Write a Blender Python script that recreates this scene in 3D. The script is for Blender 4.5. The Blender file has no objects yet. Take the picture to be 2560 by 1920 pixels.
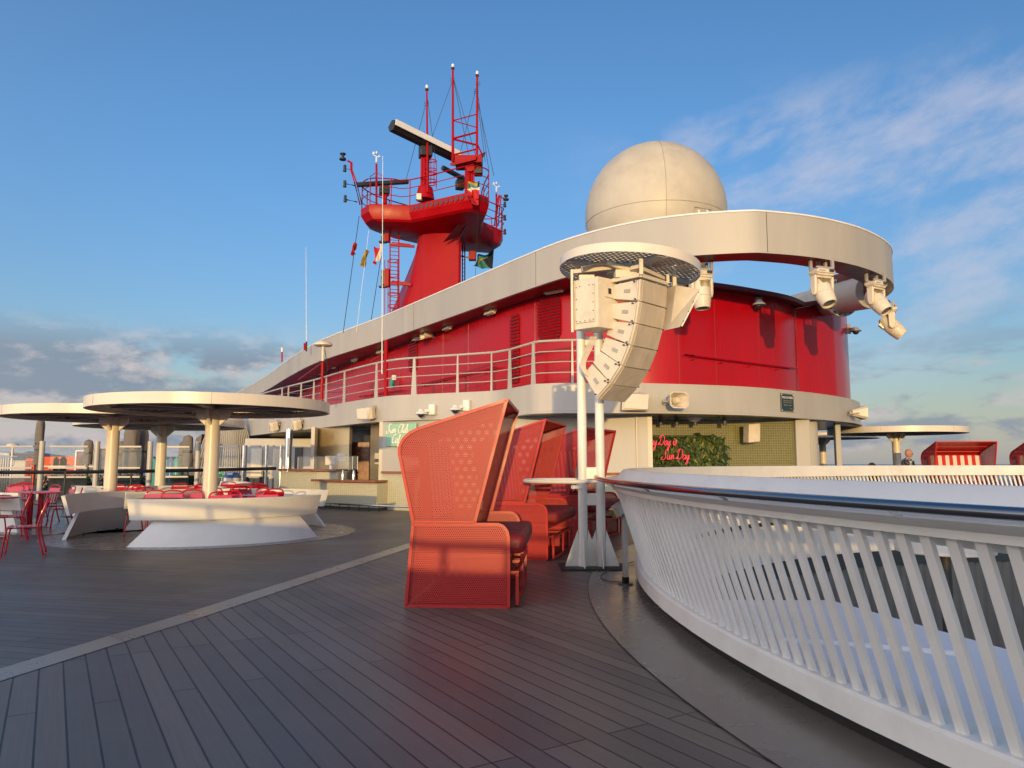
import bpy, bmesh, math, random
from mathutils import Vector, Matrix, Euler
from mathutils.geometry import tessellate_polygon
random.seed(7)
sc = bpy.context.scene
COL = sc.collection
R = math.radians
V = Vector
PI = math.pi
# ---------------------------------------------------------------- camera model (used to survey real positions)
FPX = 1830.0; PITCH = math.atan(195/FPX); EYE = 1.4
def ray(px, py):
    b = 960-py
    return V((px-1280, math.cos(PITCH)*FPX-math.sin(PITCH)*b, math.sin(PITCH)*FPX+math.cos(PITCH)*b))
def G(px, py, z):
    d = ray(px, py); t = (z-EYE)/d.z
    return V((d.x*t, d.y*t, z))
def D(px, py, Y):
    d = ray(px, py); t = Y/d.y
    return V((d.x*t, Y, EYE+d.z*t))
cam = bpy.data.cameras.new('camera'); co = bpy.data.objects.new('camera', cam); COL.objects.link(co)
co.location = (0, 0, EYE); co.rotation_euler = (R(90)+PITCH, 0, 0)
cam.sensor_width = 36; cam.lens = 36*FPX/2560; cam.clip_end = 30000; cam.clip_start = .05
sc.camera = co
sc.view_settings.view_transform = 'Standard'; sc.view_settings.look = 'None'; sc.view_settings.exposure = 0
# ---------------------------------------------------------------- materials
def nt_new(name):
    m = bpy.data.materials.new(name); m.use_nodes = True
    return m, m.node_tree, m.node_tree.nodes['Principled BSDF']
def mat(name, col, rough=.5, metal=0, var=.08, scale=3.0, bump=.0, bscale=40, coat=0, spec=.5, streak=False, emit=None, es=0, dirt=0):
    m, nt, b = nt_new(name); N = nt.nodes; L = nt.links
    b.inputs['Metallic'].default_value = metal; b.inputs['Specular IOR Level'].default_value = spec
    b.inputs['Coat Weight'].default_value = coat; b.inputs['Coat Roughness'].default_value = .12
    geo = N.new('ShaderNodeNewGeometry'); mp = N.new('ShaderNodeMapping')
    mp.inputs['Scale'].default_value = (1, 1, .18) if streak else (1, 1, 1)
    L.new(geo.outputs['Position'], mp.inputs[0])
    n = N.new('ShaderNodeTexNoise'); n.inputs['Scale'].default_value = scale; n.inputs['Detail'].default_value = 6; n.inputs['Roughness'].default_value = .62
    L.new(mp.outputs[0], n.inputs['Vector'])
    mr = N.new('ShaderNodeMapRange'); mr.inputs[1].default_value = .3; mr.inputs[2].default_value = .7
    mr.inputs[3].default_value = 1-var; mr.inputs[4].default_value = 1+var*.6
    L.new(n.outputs[0], mr.inputs[0])
    mx = N.new('ShaderNodeVectorMath'); mx.operation = 'SCALE'; mx.inputs[0].default_value = col[:3]
    L.new(mr.outputs[0], mx.inputs['Scale'])
    out = mx.outputs[0]
    if dirt:
        n3 = N.new('ShaderNodeTexNoise'); n3.inputs['Scale'].default_value = scale*.45; n3.inputs['Detail'].default_value = 9; n3.inputs['Roughness'].default_value = .72
        L.new(mp.outputs[0], n3.inputs['Vector'])
        m3 = N.new('ShaderNodeMapRange'); m3.inputs[1].default_value = .52; m3.inputs[2].default_value = .75; m3.inputs[4].default_value = dirt
        L.new(n3.outputs[0], m3.inputs[0])
        mm = N.new('ShaderNodeMix'); mm.data_type = 'RGBA'; mm.inputs['B'].default_value = (col[0]*.55, col[1]*.5, col[2]*.45, 1)
        L.new(m3.outputs[0], mm.inputs['Factor']); L.new(out, mm.inputs['A']); out = mm.outputs['Result']
    L.new(out, b.inputs['Base Color'])
    r2 = N.new('ShaderNodeMapRange'); r2.inputs[1].default_value = .3; r2.inputs[2].default_value = .7
    r2.inputs[3].default_value = max(.02, rough*.8); r2.inputs[4].default_value = min(1, rough*1.25)
    L.new(n.outputs[0], r2.inputs[0]); L.new(r2.outputs[0], b.inputs['Roughness'])
    if bump:
        n2 = N.new('ShaderNodeTexNoise'); n2.inputs['Scale'].default_value = bscale; n2.inputs['Detail'].default_value = 3
        L.new(geo.outputs['Position'], n2.inputs['Vector'])
        bp = N.new('ShaderNodeBump'); bp.inputs['Strength'].default_value = bump; bp.inputs['Distance'].default_value = .02
        L.new(n2.outputs[0], bp.inputs['Height']); L.new(bp.outputs[0], b.inputs['Normal'])
    if emit:
        b.inputs['Emission Color'].default_value = (*emit, 1); b.inputs['Emission Strength'].default_value = es
    return m
def math_n(nt, op, a, b=None):
    n = nt.nodes.new('ShaderNodeMath'); n.operation = op
    for i, v in enumerate((a, b)):
        if v is None: continue
        if isinstance(v, (int, float)): n.inputs[i].default_value = v
        else: nt.links.new(v, n.inputs[i])
    return n.outputs[0]
def perforated(name, col, axes, pitch=.02, rad=.225, rough=.45, coord='Object'):
    """sheet metal with real see-through round holes on a hexagonal grid"""
    m, nt, b = nt_new(name); N = nt.nodes; L = nt.links
    b.inputs['Roughness'].default_value = rough
    tc = N.new('ShaderNodeTexCoord'); sp = N.new('ShaderNodeSeparateXYZ'); L.new(tc.outputs[coord], sp.inputs[0])
    u = sp.outputs[axes[0]]; v = sp.outputs[axes[1]]
    def cell(ou, ov):
        a = math_n(nt, 'ADD', math_n(nt, 'DIVIDE', u, pitch), ou+100); c = math_n(nt, 'ADD', math_n(nt, 'DIVIDE', v, pitch*1.732), ov+100)
        a = math_n(nt, 'SUBTRACT', math_n(nt, 'FRACT', a), .5); c = math_n(nt, 'MULTIPLY', math_n(nt, 'SUBTRACT', math_n(nt, 'FRACT', c), .5), 1.732)
        return math_n(nt, 'SQRT', math_n(nt, 'ADD', math_n(nt, 'MULTIPLY', a, a), math_n(nt, 'MULTIPLY', c, c)))
    d = math_n(nt, 'MINIMUM', cell(0, 0), cell(.5, .5))
    hole = math_n(nt, 'GREATER_THAN', d, rad)
    L.new(hole, b.inputs['Alpha'])
    n = N.new('ShaderNodeTexNoise'); n.inputs['Scale'].default_value = 2.5; n.inputs['Detail'].default_value = 5; L.new(tc.outputs['Object'], n.inputs['Vector'])
    mr = N.new('ShaderNodeMapRange'); mr.inputs[3].default_value = .85; mr.inputs[4].default_value = 1.12; L.new(n.outputs[0], mr.inputs[0])
    mx = N.new('ShaderNodeVectorMath'); mx.operation = 'SCALE'; mx.inputs[0].default_value = col[:3]; L.new(mr.outputs[0], mx.inputs['Scale'])
    L.new(mx.outputs[0], b.inputs['Base Color'])
    return m
def planks(name, ang, width, length, c1, c2, mortar, gap=.006):
    m, nt, b = nt_new(name); N = nt.nodes; L = nt.links
    geo = N.new('ShaderNodeNewGeometry')
    mp = N.new('ShaderNodeMapping'); mp.vector_type = 'TEXTURE'; mp.inputs['Rotation'].default_value = (0, 0, ang); L.new(geo.outputs['Position'], mp.inputs[0])
    br = N.new('ShaderNodeTexBrick'); br.offset = .37; br.offset_frequency = 3; br.inputs['Scale'].default_value = 1
    br.inputs['Brick Width'].default_value = length; br.inputs['Row Height'].default_value = width
    br.inputs['Mortar Size'].default_value = gap; br.inputs['Mortar Smooth'].default_value = .3; br.inputs['Bias'].default_value = 0
    br.inputs['Color1'].default_value = (*c1, 1); br.inputs['Color2'].default_value = (*c2, 1); br.inputs['Mortar'].default_value = (*mortar, 1)
    L.new(mp.outputs[0], br.inputs['Vector'])
    # grain along the board
    m2 = N.new('ShaderNodeMapping'); m2.inputs['Scale'].default_value = (1.6, 55, 1); L.new(mp.outputs[0], m2.inputs[0])
    g = N.new('ShaderNodeTexNoise'); g.inputs['Scale'].default_value = 1; g.inputs['Detail'].default_value = 6; L.new(m2.outputs[0], g.inputs['Vector'])
    big = N.new('ShaderNodeTexNoise'); big.inputs['Scale'].default_value = .55; big.inputs['Detail'].default_value = 7; big.inputs['Roughness'].default_value = .65; L.new(geo.outputs['Position'], big.inputs['Vector'])
    k = math_n(nt, 'MULTIPLY', math_n(nt, 'ADD', math_n(nt, 'MULTIPLY', g.outputs[0], .7), .65), math_n(nt, 'ADD', math_n(nt, 'MULTIPLY', big.outputs[0], .8), .6))
    mx = N.new('ShaderNodeVectorMath'); mx.operation = 'SCALE'; L.new(br.outputs['Color'], mx.inputs[0]); L.new(k, mx.inputs['Scale'])
    # scuffs
    sn = N.new('ShaderNodeTexNoise'); sn.inputs['Scale'].default_value = 2.1; sn.inputs['Detail'].default_value = 10; sn.inputs['Roughness'].default_value = .8; L.new(geo.outputs['Position'], sn.inputs['Vector'])
    sm = N.new('ShaderNodeMapRange'); sm.inputs[1].default_value = .56; sm.inputs[2].default_value = .8; sm.inputs[4].default_value = .7; L.new(sn.outputs[0], sm.inputs[0])
    mm = N.new('ShaderNodeMix'); mm.data_type = 'RGBA'; mm.inputs['B'].default_value = (.14, .13, .125, 1)
    L.new(sm.outputs[0], mm.inputs['Factor']); L.new(mx.outputs[0], mm.inputs['A']); L.new(mm.outputs['Result'], b.inputs['Base Color'])
    rr = N.new('ShaderNodeMapRange'); rr.inputs[1].default_value = .3; rr.inputs[2].default_value = .7; rr.inputs[3].default_value = .30; rr.inputs[4].default_value = .50; L.new(big.outputs[0], rr.inputs[0])
    L.new(math_n(nt, 'ADD', rr.outputs[0], math_n(nt, 'MULTIPLY', g.outputs[0], .1)), b.inputs['Roughness'])
    b.inputs['Specular IOR Level'].default_value = .48
    hgt = math_n(nt, 'SUBTRACT', math_n(nt, 'MULTIPLY', g.outputs[0], .25), math_n(nt, 'MULTIPLY', br.outputs['Fac'], 1.0))
    bp = N.new('ShaderNodeBump'); bp.inputs['Strength'].default_value = .5; bp.inputs['Distance'].default_value = .004; L.new(hgt, bp.inputs['Height']); L.new(bp.outputs[0], b.inputs['Normal'])
    return m
def mosaic(name, c1, c2, size=.05, grout=(.3, .28, .2)):
    m, nt, b = nt_new(name); N = nt.nodes; L = nt.links
    tc = N.new('ShaderNodeTexCoord'); sp = N.new('ShaderNodeSeparateXYZ'); L.new(tc.outputs['Object'], sp.inputs[0])
    cb = N.new('ShaderNodeCombineXYZ'); L.new(math_n(nt, 'ADD', sp.outputs[0], math_n(nt, 'MULTIPLY', sp.outputs[1], .4)), cb.inputs[0]); L.new(sp.outputs[2], cb.inputs[1])
    br = N.new('ShaderNodeTexBrick'); br.offset = 0; br.inputs['Scale'].default_value = 1; br.inputs['Brick Width'].default_value = size; br.inputs['Row Height'].default_value = size
    br.inputs['Mortar Size'].default_value = size*.09; br.inputs['Color1'].default_value = (*c1, 1); br.inputs['Color2'].default_value = (*c2, 1); br.inputs['Mortar'].default_value = (*grout, 1)
    L.new(cb.outputs[0], br.inputs['Vector']); L.new(br.outputs['Color'], b.inputs['Base Color']); b.inputs['Roughness'].default_value = .3
    return m
def glassy(name, tint=(.75, .85, .85), alpha=.07, rough=.03):
    m, nt, b = nt_new(name); b.inputs['Base Color'].default_value = (*tint, 1); b.inputs['Alpha'].default_value = alpha
    b.inputs['Roughness'].default_value = rough; b.inputs['Specular IOR Level'].default_value = .8
    return m
def striped(name, c1, c2, w=.11):
    m, nt, b = nt_new(name); N = nt.nodes; L = nt.links
    tc = N.new('ShaderNodeTexCoord'); sp = N.new('ShaderNodeSeparateXYZ'); L.new(tc.outputs['Object'], sp.inputs[0])
    s = math_n(nt, 'GREATER_THAN', math_n(nt, 'FRACT', math_n(nt, 'DIVIDE', math_n(nt, 'ADD', sp.outputs[1], 50), w*2)), .5)
    mm = N.new('ShaderNodeMix'); mm.data_type = 'RGBA'; mm.inputs['A'].default_value = (*c1, 1); mm.inputs['B'].default_value = (*c2, 1); L.new(s, mm.inputs['Factor'])
    L.new(mm.outputs['Result'], b.inputs['Base Color']); b.inputs['Roughness'].default_value = .8
    return m
M = dict(
 white=mat('white_paint', (.74, .72, .67), .38, var=.08, scale=1.8, dirt=.38, bump=.04),
 canopy=mat('canopy_white', (.71, .645, .54), .33, var=.07, scale=2, dirt=.2, streak=True),
 cream=mat('cream_plastic', (.68, .60, .47), .42, var=.1, scale=6, dirt=.4),
 grille=mat('speaker_grille', (.55, .46, .34), .6, var=.14, scale=9, streak=True, bump=.25, bscale=140, dirt=.5),
 bracket=mat('grey_bracket', (.36, .34, .32), .45, var=.1, dirt=.3),
 grey=mat('grey_beige_paint', (.44, .42, .38), .4, var=.09, scale=1.1, streak=True, dirt=.34, bump=.03, bscale=3),
 ring=mat('grey_beige_band', (.42, .395, .35), .42, var=.1, scale=.9, streak=True, dirt=.38, bump=.03, bscale=2),
 trim=mat('pale_edge_trim', (.75, .75, .74), .35),
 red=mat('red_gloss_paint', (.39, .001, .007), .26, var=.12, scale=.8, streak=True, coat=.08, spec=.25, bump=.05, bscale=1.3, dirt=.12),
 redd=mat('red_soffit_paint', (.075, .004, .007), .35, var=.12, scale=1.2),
 mred=mat('mast_red_paint', (.34, .001, .005), .36, var=.12, scale=1.5, coat=0, spec=.16, bump=.04, bscale=2, dirt=.15),
 cred=mat('chair_red_enamel', (.48, .004, .02), .25, var=.07, scale=5, coat=.3),
 bred=mat('booth_red_frame', (.43, .012, .011), .38, var=.08, scale=4),
 cush=mat('dark_red_cushion', (.17, .004, .010), .6, var=.12, scale=7, bump=.4, bscale=9),
 black=mat('black_metal', (.012, .012, .014), .4, var=.2),
 dark=mat('dark_grey_metal', (.06, .062, .066), .45, var=.15),
 slate=mat('slate_blue_fascia', (.045, .062, .07), .5, var=.15),
 steel=mat('brushed_steel', (.62, .62, .62), .17, metal=1, var=.06, scale=8),
 dsteel=mat('dark_handrail_steel', (.30, .30, .31), .13, metal=1, var=.05, scale=8),
 steelw=mat('warm_steel_panel', (.58, .47, .28), .38, metal=.75, var=.07, scale=3),
 radome=mat('radome_gelcoat', (.52, .475, .385), .48, var=.12, scale=1.1, dirt=.42, bump=.05, bscale=2),
 wood=mat('varnished_wood', (.22, .06, .025), .25, var=.3, scale=4, coat=.5),
 taupe=mat('taupe_cover_fabric', (.16, .14, .125), .85, var=.2, scale=4, bump=.7, bscale=6),
 orange=mat('orange_cover', (.62, .10, .03), .6, var=.2, scale=2),
 teal=mat('teal_cabana', (.03, .25, .24), .6, var=.2),
 blue=mat('blue_plastic', (.03, .09, .30), .35),
 deckgrey=mat('deck_border_grey', (.165, .145, .125), .27, var=.2, scale=1.4, dirt=.3, bump=.05, bscale=30),
 strip=mat('deck_border_strip', (.26, .22, .18), .3, var=.22, scale=2.2, dirt=.3, bump=.05, bscale=30),
 slab=mat('white_roof_paint', (.74, .75, .78), .5, var=.08, scale=1.2, dirt=.25),
 corr=mat('corrugated_grey', (.16, .16, .15), .5, var=.15, scale=2),
 mint=mat('mint_sign', (.27, .52, .39), .5, var=.05),
 signw=mat('cream_letters', (.8, .76, .66), .5),
 plaque=mat('navy_plaque', (.015, .04, .06), .35, var=.15),
 gold=mat('brass_letters', (.55, .45, .25), .35, metal=.6),
 neon=mat('pink_neon_tube', (.9, .05, .1), .4, emit=(1.0, .04, .09), es=1.1),
 green=mat('exit_green', (.02, .33, .10), .4),
 leafd=mat('leaf_dark', (.022, .05, .010), .55, var=.4, scale=9),
 leafm=mat('leaf_mid', (.07, .105, .018), .5, var=.4, scale=9),
 leafl=mat('leaf_light', (.18, .21, .04), .5, var=.4, scale=9),
 skin=mat('skin', (.42, .20, .13), .5), hair=mat('dark_hair', (.02, .014, .01), .7), jean=mat('dark_trousers', (.03, .03, .04), .8),
 vest=mat('black_cloth', (.012, .012, .014), .8),
 gapdark=mat('joint_and_shadow_gap', (.015, .013, .013), .6),
 tread=mat('grey_fascia_side', (.28, .27, .26), .5),
 flagr=mat('flag_red', (.55, .02, .03), .8), flagy=mat('flag_ochre', (.45, .33, .03), .8), flagw=mat('flag_white', (.72, .62, .5), .8),
 flagt=mat('flag_aqua', (.05, .25, .28), .8), flagk=mat('flag_black', (.015, .02, .03), .8),
 glass=glassy('clear_glass'), dglass=glassy('smoked_glass', (.03, .04, .04), .6), lens=mat('lens_glass', (.02, .02, .025), .06, spec=1),
 pred_xz=perforated('perforated_red_xz', (.37, .008, .009), (0, 2)), pred_yz=perforated('perforated_red_yz', (.34, .006, .008), (1, 2)),
 pred_xy=perforated('perforated_red_xy', (.62, .035, .022), (1, 0)),
 pwhite=perforated('perforated_white_disc', (.55, .52, .47), (0, 1), pitch=.075, rad=.32),
 tile=mosaic('cream_mosaic', (.52, .50, .36), (.46, .45, .33), .05, (.36, .34, .25)),
 olive=mosaic('olive_mosaic', (.15, .14, .04), (.11, .11, .03), .07, (.24, .23, .11)),
 stripe=striped('red_white_stripes', (.66, .58, .48), (.5, .015, .02)),
 plankA=planks('deck_planks_near', math.atan2(.85, -.53), .14, 3.1, (.150, .120, .098), (.096, .078, .067), (.010, .009, .009), .0065),
 plankB=planks('deck_planks_far', math.atan2(.22, -.95), .14, 3.1, (.138, .110, .090), (.094, .076, .065), (.012, .011, .011), .006),
)
def shirt_mat():
    m, nt, b = nt_new('patterned_shirt'); N = nt.nodes; L = nt.links
    tc = N.new('ShaderNodeTexCoord'); v = N.new('ShaderNodeTexNoise'); v.inputs['Scale'].default_value = 26; L.new(tc.outputs['Object'], v.inputs['Vector'])
    s = math_n(nt, 'GREATER_THAN', v.outputs[0], .53); mm = N.new('ShaderNodeMix'); mm.data_type = 'RGBA'
    mm.inputs['A'].default_value = (.01, .01, .012, 1); mm.inputs['B'].default_value = (.45, .43, .40, 1); L.new(s, mm.inputs['Factor']); L.new(mm.outputs['Result'], b.inputs['Base Color']); b.inputs['Roughness'].default_value = .8
    return m
M['shirt'] = shirt_mat()
# ---------------------------------------------------------------- mesh builder
ORG = {}
def basis(d):
    d = V(d).normalized(); a = V((0, 0, 1)) if abs(d.z) < .95 else V((1, 0, 0))
    x = d.cross(a).normalized(); y = x.cross(d).normalized()
    return x, y
class MB:
    def __init__(s): s.v = []; s.f = []; s.mi = []; s.cur = 0; s.T = None
    def pt(s, p):
        p = V(p)
        s.v.append(s.T @ p if s.T else p); return len(s.v)-1
    def face(s, idx): s.f.append(tuple(idx)); s.mi.append(s.cur)
    def poly(s, pts): s.face([s.pt(p) for p in pts]); return s
    def box(s, c, size, rot=None):
        c = V(c); h = V(size)/2; q = Euler(rot).to_matrix() if rot else Matrix.Identity(3)
        i = [s.pt(c+q@V((sx*h.x, sy*h.y, sz*h.z))) for sx in (-1, 1) for sy in (-1, 1) for sz in (-1, 1)]
        for f in ((0, 1, 3, 2), (4, 6, 7, 5), (0, 4, 5, 1), (2, 3, 7, 6), (0, 2, 6, 4), (1, 5, 7, 3)): s.face([i[k] for k in f])
        return s
    def bar(s, p, q, w, h=None, up=None):
        p, q = V(p), V(q); h = h or w
        x, y = basis(q-p)
        if up: 
            d = (q-p).normalized(); x = d.cross(V(up)).normalized(); y = x.cross(d)
        i = [s.pt(e+x*a*w/2+y*b*h/2) for e in (p, q) for a, b in ((-1, -1), (1, -1), (1, 1), (-1, 1))]
        for k in range(4): s.face((i[k], i[(k+1) % 4], i[4+(k+1) % 4], i[4+k]))
        s.face(i[3::-1]); s.face(i[4:]); return s
    def cyl(s, p, q, r, r2=None, n=12, cap=True):
        p, q = V(p), V(q); r2 = r if r2 is None else r2; x, y = basis(q-p)
        a = [s.pt(p+(x*math.cos(t)+y*math.sin(t))*r) for t in [2*PI*k/n for k in range(n)]]
        b = [s.pt(q+(x*math.cos(t)+y*math.sin(t))*r2) for t in [2*PI*k/n for k in range(n)]]
        for k in range(n): s.face((a[k], a[(k+1) % n], b[(k+1) % n], b[k]))
        if cap: s.face(a[::-1]); s.face(b)
        return s
    def tube(s, pts, r, n=8, closed=False):
        pts = [V(p) for p in pts]; rings = []
        x = None; m = len(pts)
        for i, p in enumerate(pts):
            d = (pts[(i+1) % m]-pts[i-1]) if closed else (pts[min(i+1, m-1)]-pts[max(i-1, 0)])
            d.normalize()
            if x is None: x, y = basis(d)
            else:
                x = (x-d*x.dot(d)).normalized(); y = d.cross(x)
            rr = r[i] if isinstance(r, (list, tuple)) else r
            rings.append([s.pt(p+(x*math.cos(2*PI*k/n)+y*math.sin(2*PI*k/n))*rr) for k in range(n)])
        for i in range(m if closed else m-1):
            a, b = rings[i], rings[(i+1) % m]
            for k in range(n): s.face((a[k], a[(k+1) % n], b[(k+1) % n], b[k]))
        if not closed: s.face(rings[0][::-1]); s.face(rings[-1])
        return s
    def lathe(s, prof, c=(0, 0, 0), ax=(0, 0, 1), n=24, a0=0, a1=2*PI):
        """prof: list of (radius, height along ax)"""
        c = V(c); d = V(ax).normalized(); x, y = basis(d); full = abs(a1-a0-2*PI) < 1e-6
        cols = n if full else n+1; g = []
        for k in range(cols):
            t = a0+(a1-a0)*k/n; w = x*math.cos(t)+y*math.sin(t)
            g.append([s.pt(c+w*r+d*h) for r, h in prof])
        for k in range(n):
            a, b = g[k], g[(k+1) % cols]
            for j in range(len(prof)-1): s.face((a[j], b[j], b[j+1], a[j+1]))
        return s
    def sphere(s, c, r, n=16, sx=1, sy=1, sz=1):
        c = V(c); m = n//2; g = []
        for j in range(m+1):
            ph = PI*j/m
            g.append([s.pt(c+V((r*sx*math.sin(ph)*math.cos(2*PI*k/n), r*sy*math.sin(ph)*math.sin(2*PI*k/n), r*sz*math.cos(ph)))) for k in range(n)])
        for j in range(m):
            for k in range(n): s.face((g[j][k], g[j+1][k], g[j+1][(k+1) % n], g[j][(k+1) % n]))
        return s
    def prism(s, pts, ext):
        pts = [V(p) for p in pts]; e = V(ext); a = [s.pt(p) for p in pts]; b = [s.pt(p+e) for p in pts]; n = len(a)
        tri = tessellate_polygon([pts])
        for t in tri: s.face([a[k] for k in t]); s.face([b[k] for k in reversed(t)])
        for k in range(n): s.face((a[k], a[(k+1) % n], b[(k+1) % n], b[k]))
        return s
    def sweep(s, path, prof, closed_prof=True, closed=False):
        """path: 2-D/3-D points; prof: (offset to the right of travel, z)"""
        P = [V((p[0], p[1], p[2] if len(p) > 2 else 0)) for p in path]; m = len(P); g = []
        for i in range(m):
            if closed: d0 = P[i]-P[i-1]; d1 = P[(i+1) % m]-P[i]
            else: d0 = P[i]-P[max(i-1, 0)]; d1 = P[min(i+1, m-1)]-P[i]
            d0.z = d1.z = 0
            if d0.length < 1e-9: d0 = d1
            if d1.length < 1e-9: d1 = d0
            d0.normalize(); d1.normalize(); n0 = V((d0.y, -d0.x, 0)); n1 = V((d1.y, -d1.x, 0)); n = (n0+n1).normalized(); k = 1/max(.4, n.dot(n0))
            g.append([s.pt(P[i]+n*(o*k)+V((0, 0, z))) for o, z in prof])
        q = len(prof); jj = q if closed_prof else q-1
        for i in range(m if closed else m-1):
            a, b = g[i], g[(i+1) % m]
            for j in range(jj): s.face((a[j], a[(j+1) % q], b[(j+1) % q], b[j]))
        if closed_prof and not closed: s.face(g[0][::-1]); s.face(g[-1])
        return s
    def ring(s, c, rad, prof, a0=0, a1=2*PI, n=64, closed_prof=True):
        full = abs(a1-a0-2*PI) < 1e-6
        pts = [(c[0]+rad*math.cos(a0+(a1-a0)*k/n), c[1]+rad*math.sin(a0+(a1-a0)*k/n), c[2] if len(c) > 2 else 0) for k in range(n if full else n+1)]
        return s.sweep(pts, prof, closed_prof, full)      # counter-clockwise: right of travel = outwards
    def build(s, name, m, parent=None, bevel=0, smooth=.6, center=True, normals=True, loc=None):
        org = V((0, 0, 0))
        if parent is not None: org = ORG.get(parent.name, V((0, 0, 0)))
        elif loc is not None: org = V(loc)
        elif center and s.v:
            lo = [min(p[k] for p in s.v) for k in range(3)]; hi = [max(p[k] for p in s.v) for k in range(3)]
            org = V(((lo[0]+hi[0])/2, (lo[1]+hi[1])/2, lo[2]))
        me = bpy.data.meshes.new(name); me.from_pydata([p-org for p in s.v], [], s.f)
        ms = m if isinstance(m, (list, tuple)) else [m]
        for q in ms: me.materials.append(q)
        if len(ms) > 1: me.polygons.foreach_set('material_index', s.mi)
        if normals:
            b = bmesh.new(); b.from_mesh(me); bmesh.ops.recalc_face_normals(b, faces=b.faces); b.to_mesh(me); b.free()
        if smooth:
            me.shade_smooth(); me.set_sharp_from_angle(angle=smooth)
        o = bpy.data.objects.new(name, me); COL.objects.link(o)
        if parent is not None: o.parent = parent; ORG[o.name] = org
        else: o.location = org; ORG[o.name] = org
        if bevel:
            md = o.modifiers.new('bevel', 'BEVEL'); md.width = bevel; md.segments = 2; md.limit_method = 'ANGLE'; md.angle_limit = .7
        return o
def tag(o, label=None, cat=None, group=None, kind=None):
    if label: o['label'] = label
    if cat: o['category'] = cat
    if group: o['group'] = group
    if kind: o['kind'] = kind
    return o
def thing(name, label, cat, loc=(0, 0, 0), rz=0, group=None, world=False):
    """world=True: the children are given in world coordinates"""
    o = bpy.data.objects.new(name, None); COL.objects.link(o); o.empty_display_size = .2
    o.location = loc; o.rotation_euler = (0, 0, rz)
    ORG[o.name] = V(loc) if world else V((0, 0, 0))
    return tag(o, label, cat, group)
def dup(root, loc, rz=0, label=None, group=None, rot=None):
    r = root.copy(); COL.objects.link(r); r.location = loc; r.rotation_euler = rot if rot else (0, 0, rz)
    if label: r['label'] = label
    if group: r['group'] = group
    def cp(src, dst):
        for ch in list(src.children):
            c = ch.copy(); COL.objects.link(c); c.parent = dst; cp(ch, c)
    cp(root, r); return r
def spline(P, n=6, closed=False):
    P = [V(p) for p in P]; m = len(P); out = []
    for i in range(m if closed else m-1):
        g = (lambda k: P[k % m]) if closed else (lambda k: P[max(0, min(m-1, k))])
        a, b, c, d = g(i-1), g(i), g(i+1), g(i+2)
        for k in range(n):
            t = k/n
            out.append(.5*((2*b)+(c-a)*t+(2*a-5*b+4*c-d)*t*t+(3*b-a-3*c+d)*t**3))
    if not closed: out.append(P[-1])
    return out
def text_mesh(txt, size, m, parent, loc, rot, depth=.004, name='lettering', align='CENTER'):
    cu = bpy.data.curves.new('t', 'FONT'); cu.body = txt; cu.size = size; cu.extrude = depth; cu.align_x = align
    o = bpy.data.objects.new('t', cu); COL.objects.link(o); bpy.context.view_layer.update()
    me = bpy.data.meshes.new_from_object(o.evaluated_get(bpy.context.evaluated_depsgraph_get()))
    bpy.data.objects.remove(o); bpy.data.curves.remove(cu)
    me.name = name; me.materials.clear(); me.materials.append(m)
    ob = bpy.data.objects.new(name, me); COL.objects.link(ob); ob.parent = parent; ob.location = loc; ob.rotation_euler = rot
    return ob
# ================================================================= SETTING
RC = (14.2, 7.0); RR = 12.8
def rp(th, r, z=0): return V((RC[0]+r*math.cos(th), RC[1]+r*math.sin(th), z))
sea = MB().poly([(-9000, -9000, -32), (9000, -9000, -32), (9000, 12000, -32), (-9000, 12000, -32)]).build('sea', mat('sea_water', (.02, .05, .075), .25, bump=.8, bscale=.08), smooth=0, loc=(0, 0, -32))
tag(sea, kind='structure')
s0, s1 = G(0, 1688, 0), G(1027, 1363, 0); sm_ = G(496, 1535, 0)
dr = (s1-sm_).normalized(); dl = (s0-sm_).normalized()
strip = [s0+dl*22, s0, sm_, s1, s1+dr*5, s1+dr*12+V((.9, 0, 0)), s1+dr*30+V((4, 0, 0))]
strip = [a.lerp(b, k/6) for a, b in zip(strip, strip[1:]) for k in range(6)]+[strip[-1]]
X0, X1, Y0, Y1 = -34, 42, -24, 60
def flat(mb, loops, z):
    tri = tessellate_polygon([[V((p[0], p[1], 0)) for p in l] for l in loops]); allp = [p for l in loops for p in l]
    idx = [mb.pt((p[0], p[1], z)) for p in allp]
    for t in tri: mb.face([idx[k] for k in t])
hole = [rp(2*PI*k/160, RR-.05) for k in range(160)]
st = [p for p in strip if Y0 < p.y < Y1]
e0 = V((st[0].x, Y0, 0)); e1 = V((st[-1].x, Y1, 0)); line = [e0]+st+[e1]
mb = MB(); flat(mb, [line+[V((X0, Y1, 0)), V((X0, Y0, 0))]], 0)
tag(mb.build('deck', M['plankB'], smooth=0, loc=(0, 0, 0)), kind='structure')
mb = MB(); flat(mb, [line+[V((X1, Y1, 0)), V((X1, Y0, 0))], hole], 0)
tag(mb.build('deck', M['plankA'], smooth=0, loc=(0, 0, 0)), kind='structure')
mb = MB(); mb.sweep(strip, [(-.13, .004), (.13, .004)], closed_prof=False)
tag(mb.build('deck_border_strip', M['strip'], smooth=0, loc=(0, 0, 0)), kind='structure')
mb = MB(); mb.ring(RC, RR, [(-.04, .005), (.62, .005)], n=200, closed_prof=False)
tag(mb.build('deck_border_ring', M['deckgrey'], smooth=0, loc=(0, 0, 0)), kind='structure')
mb = MB(); mb.ring(RC, RR, [(.62, .007), (.627, .007)], n=200, closed_prof=False); tag(mb.build('deck_joint', M['gapdark'], smooth=0, loc=(0, 0, 0)), kind='structure')
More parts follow.
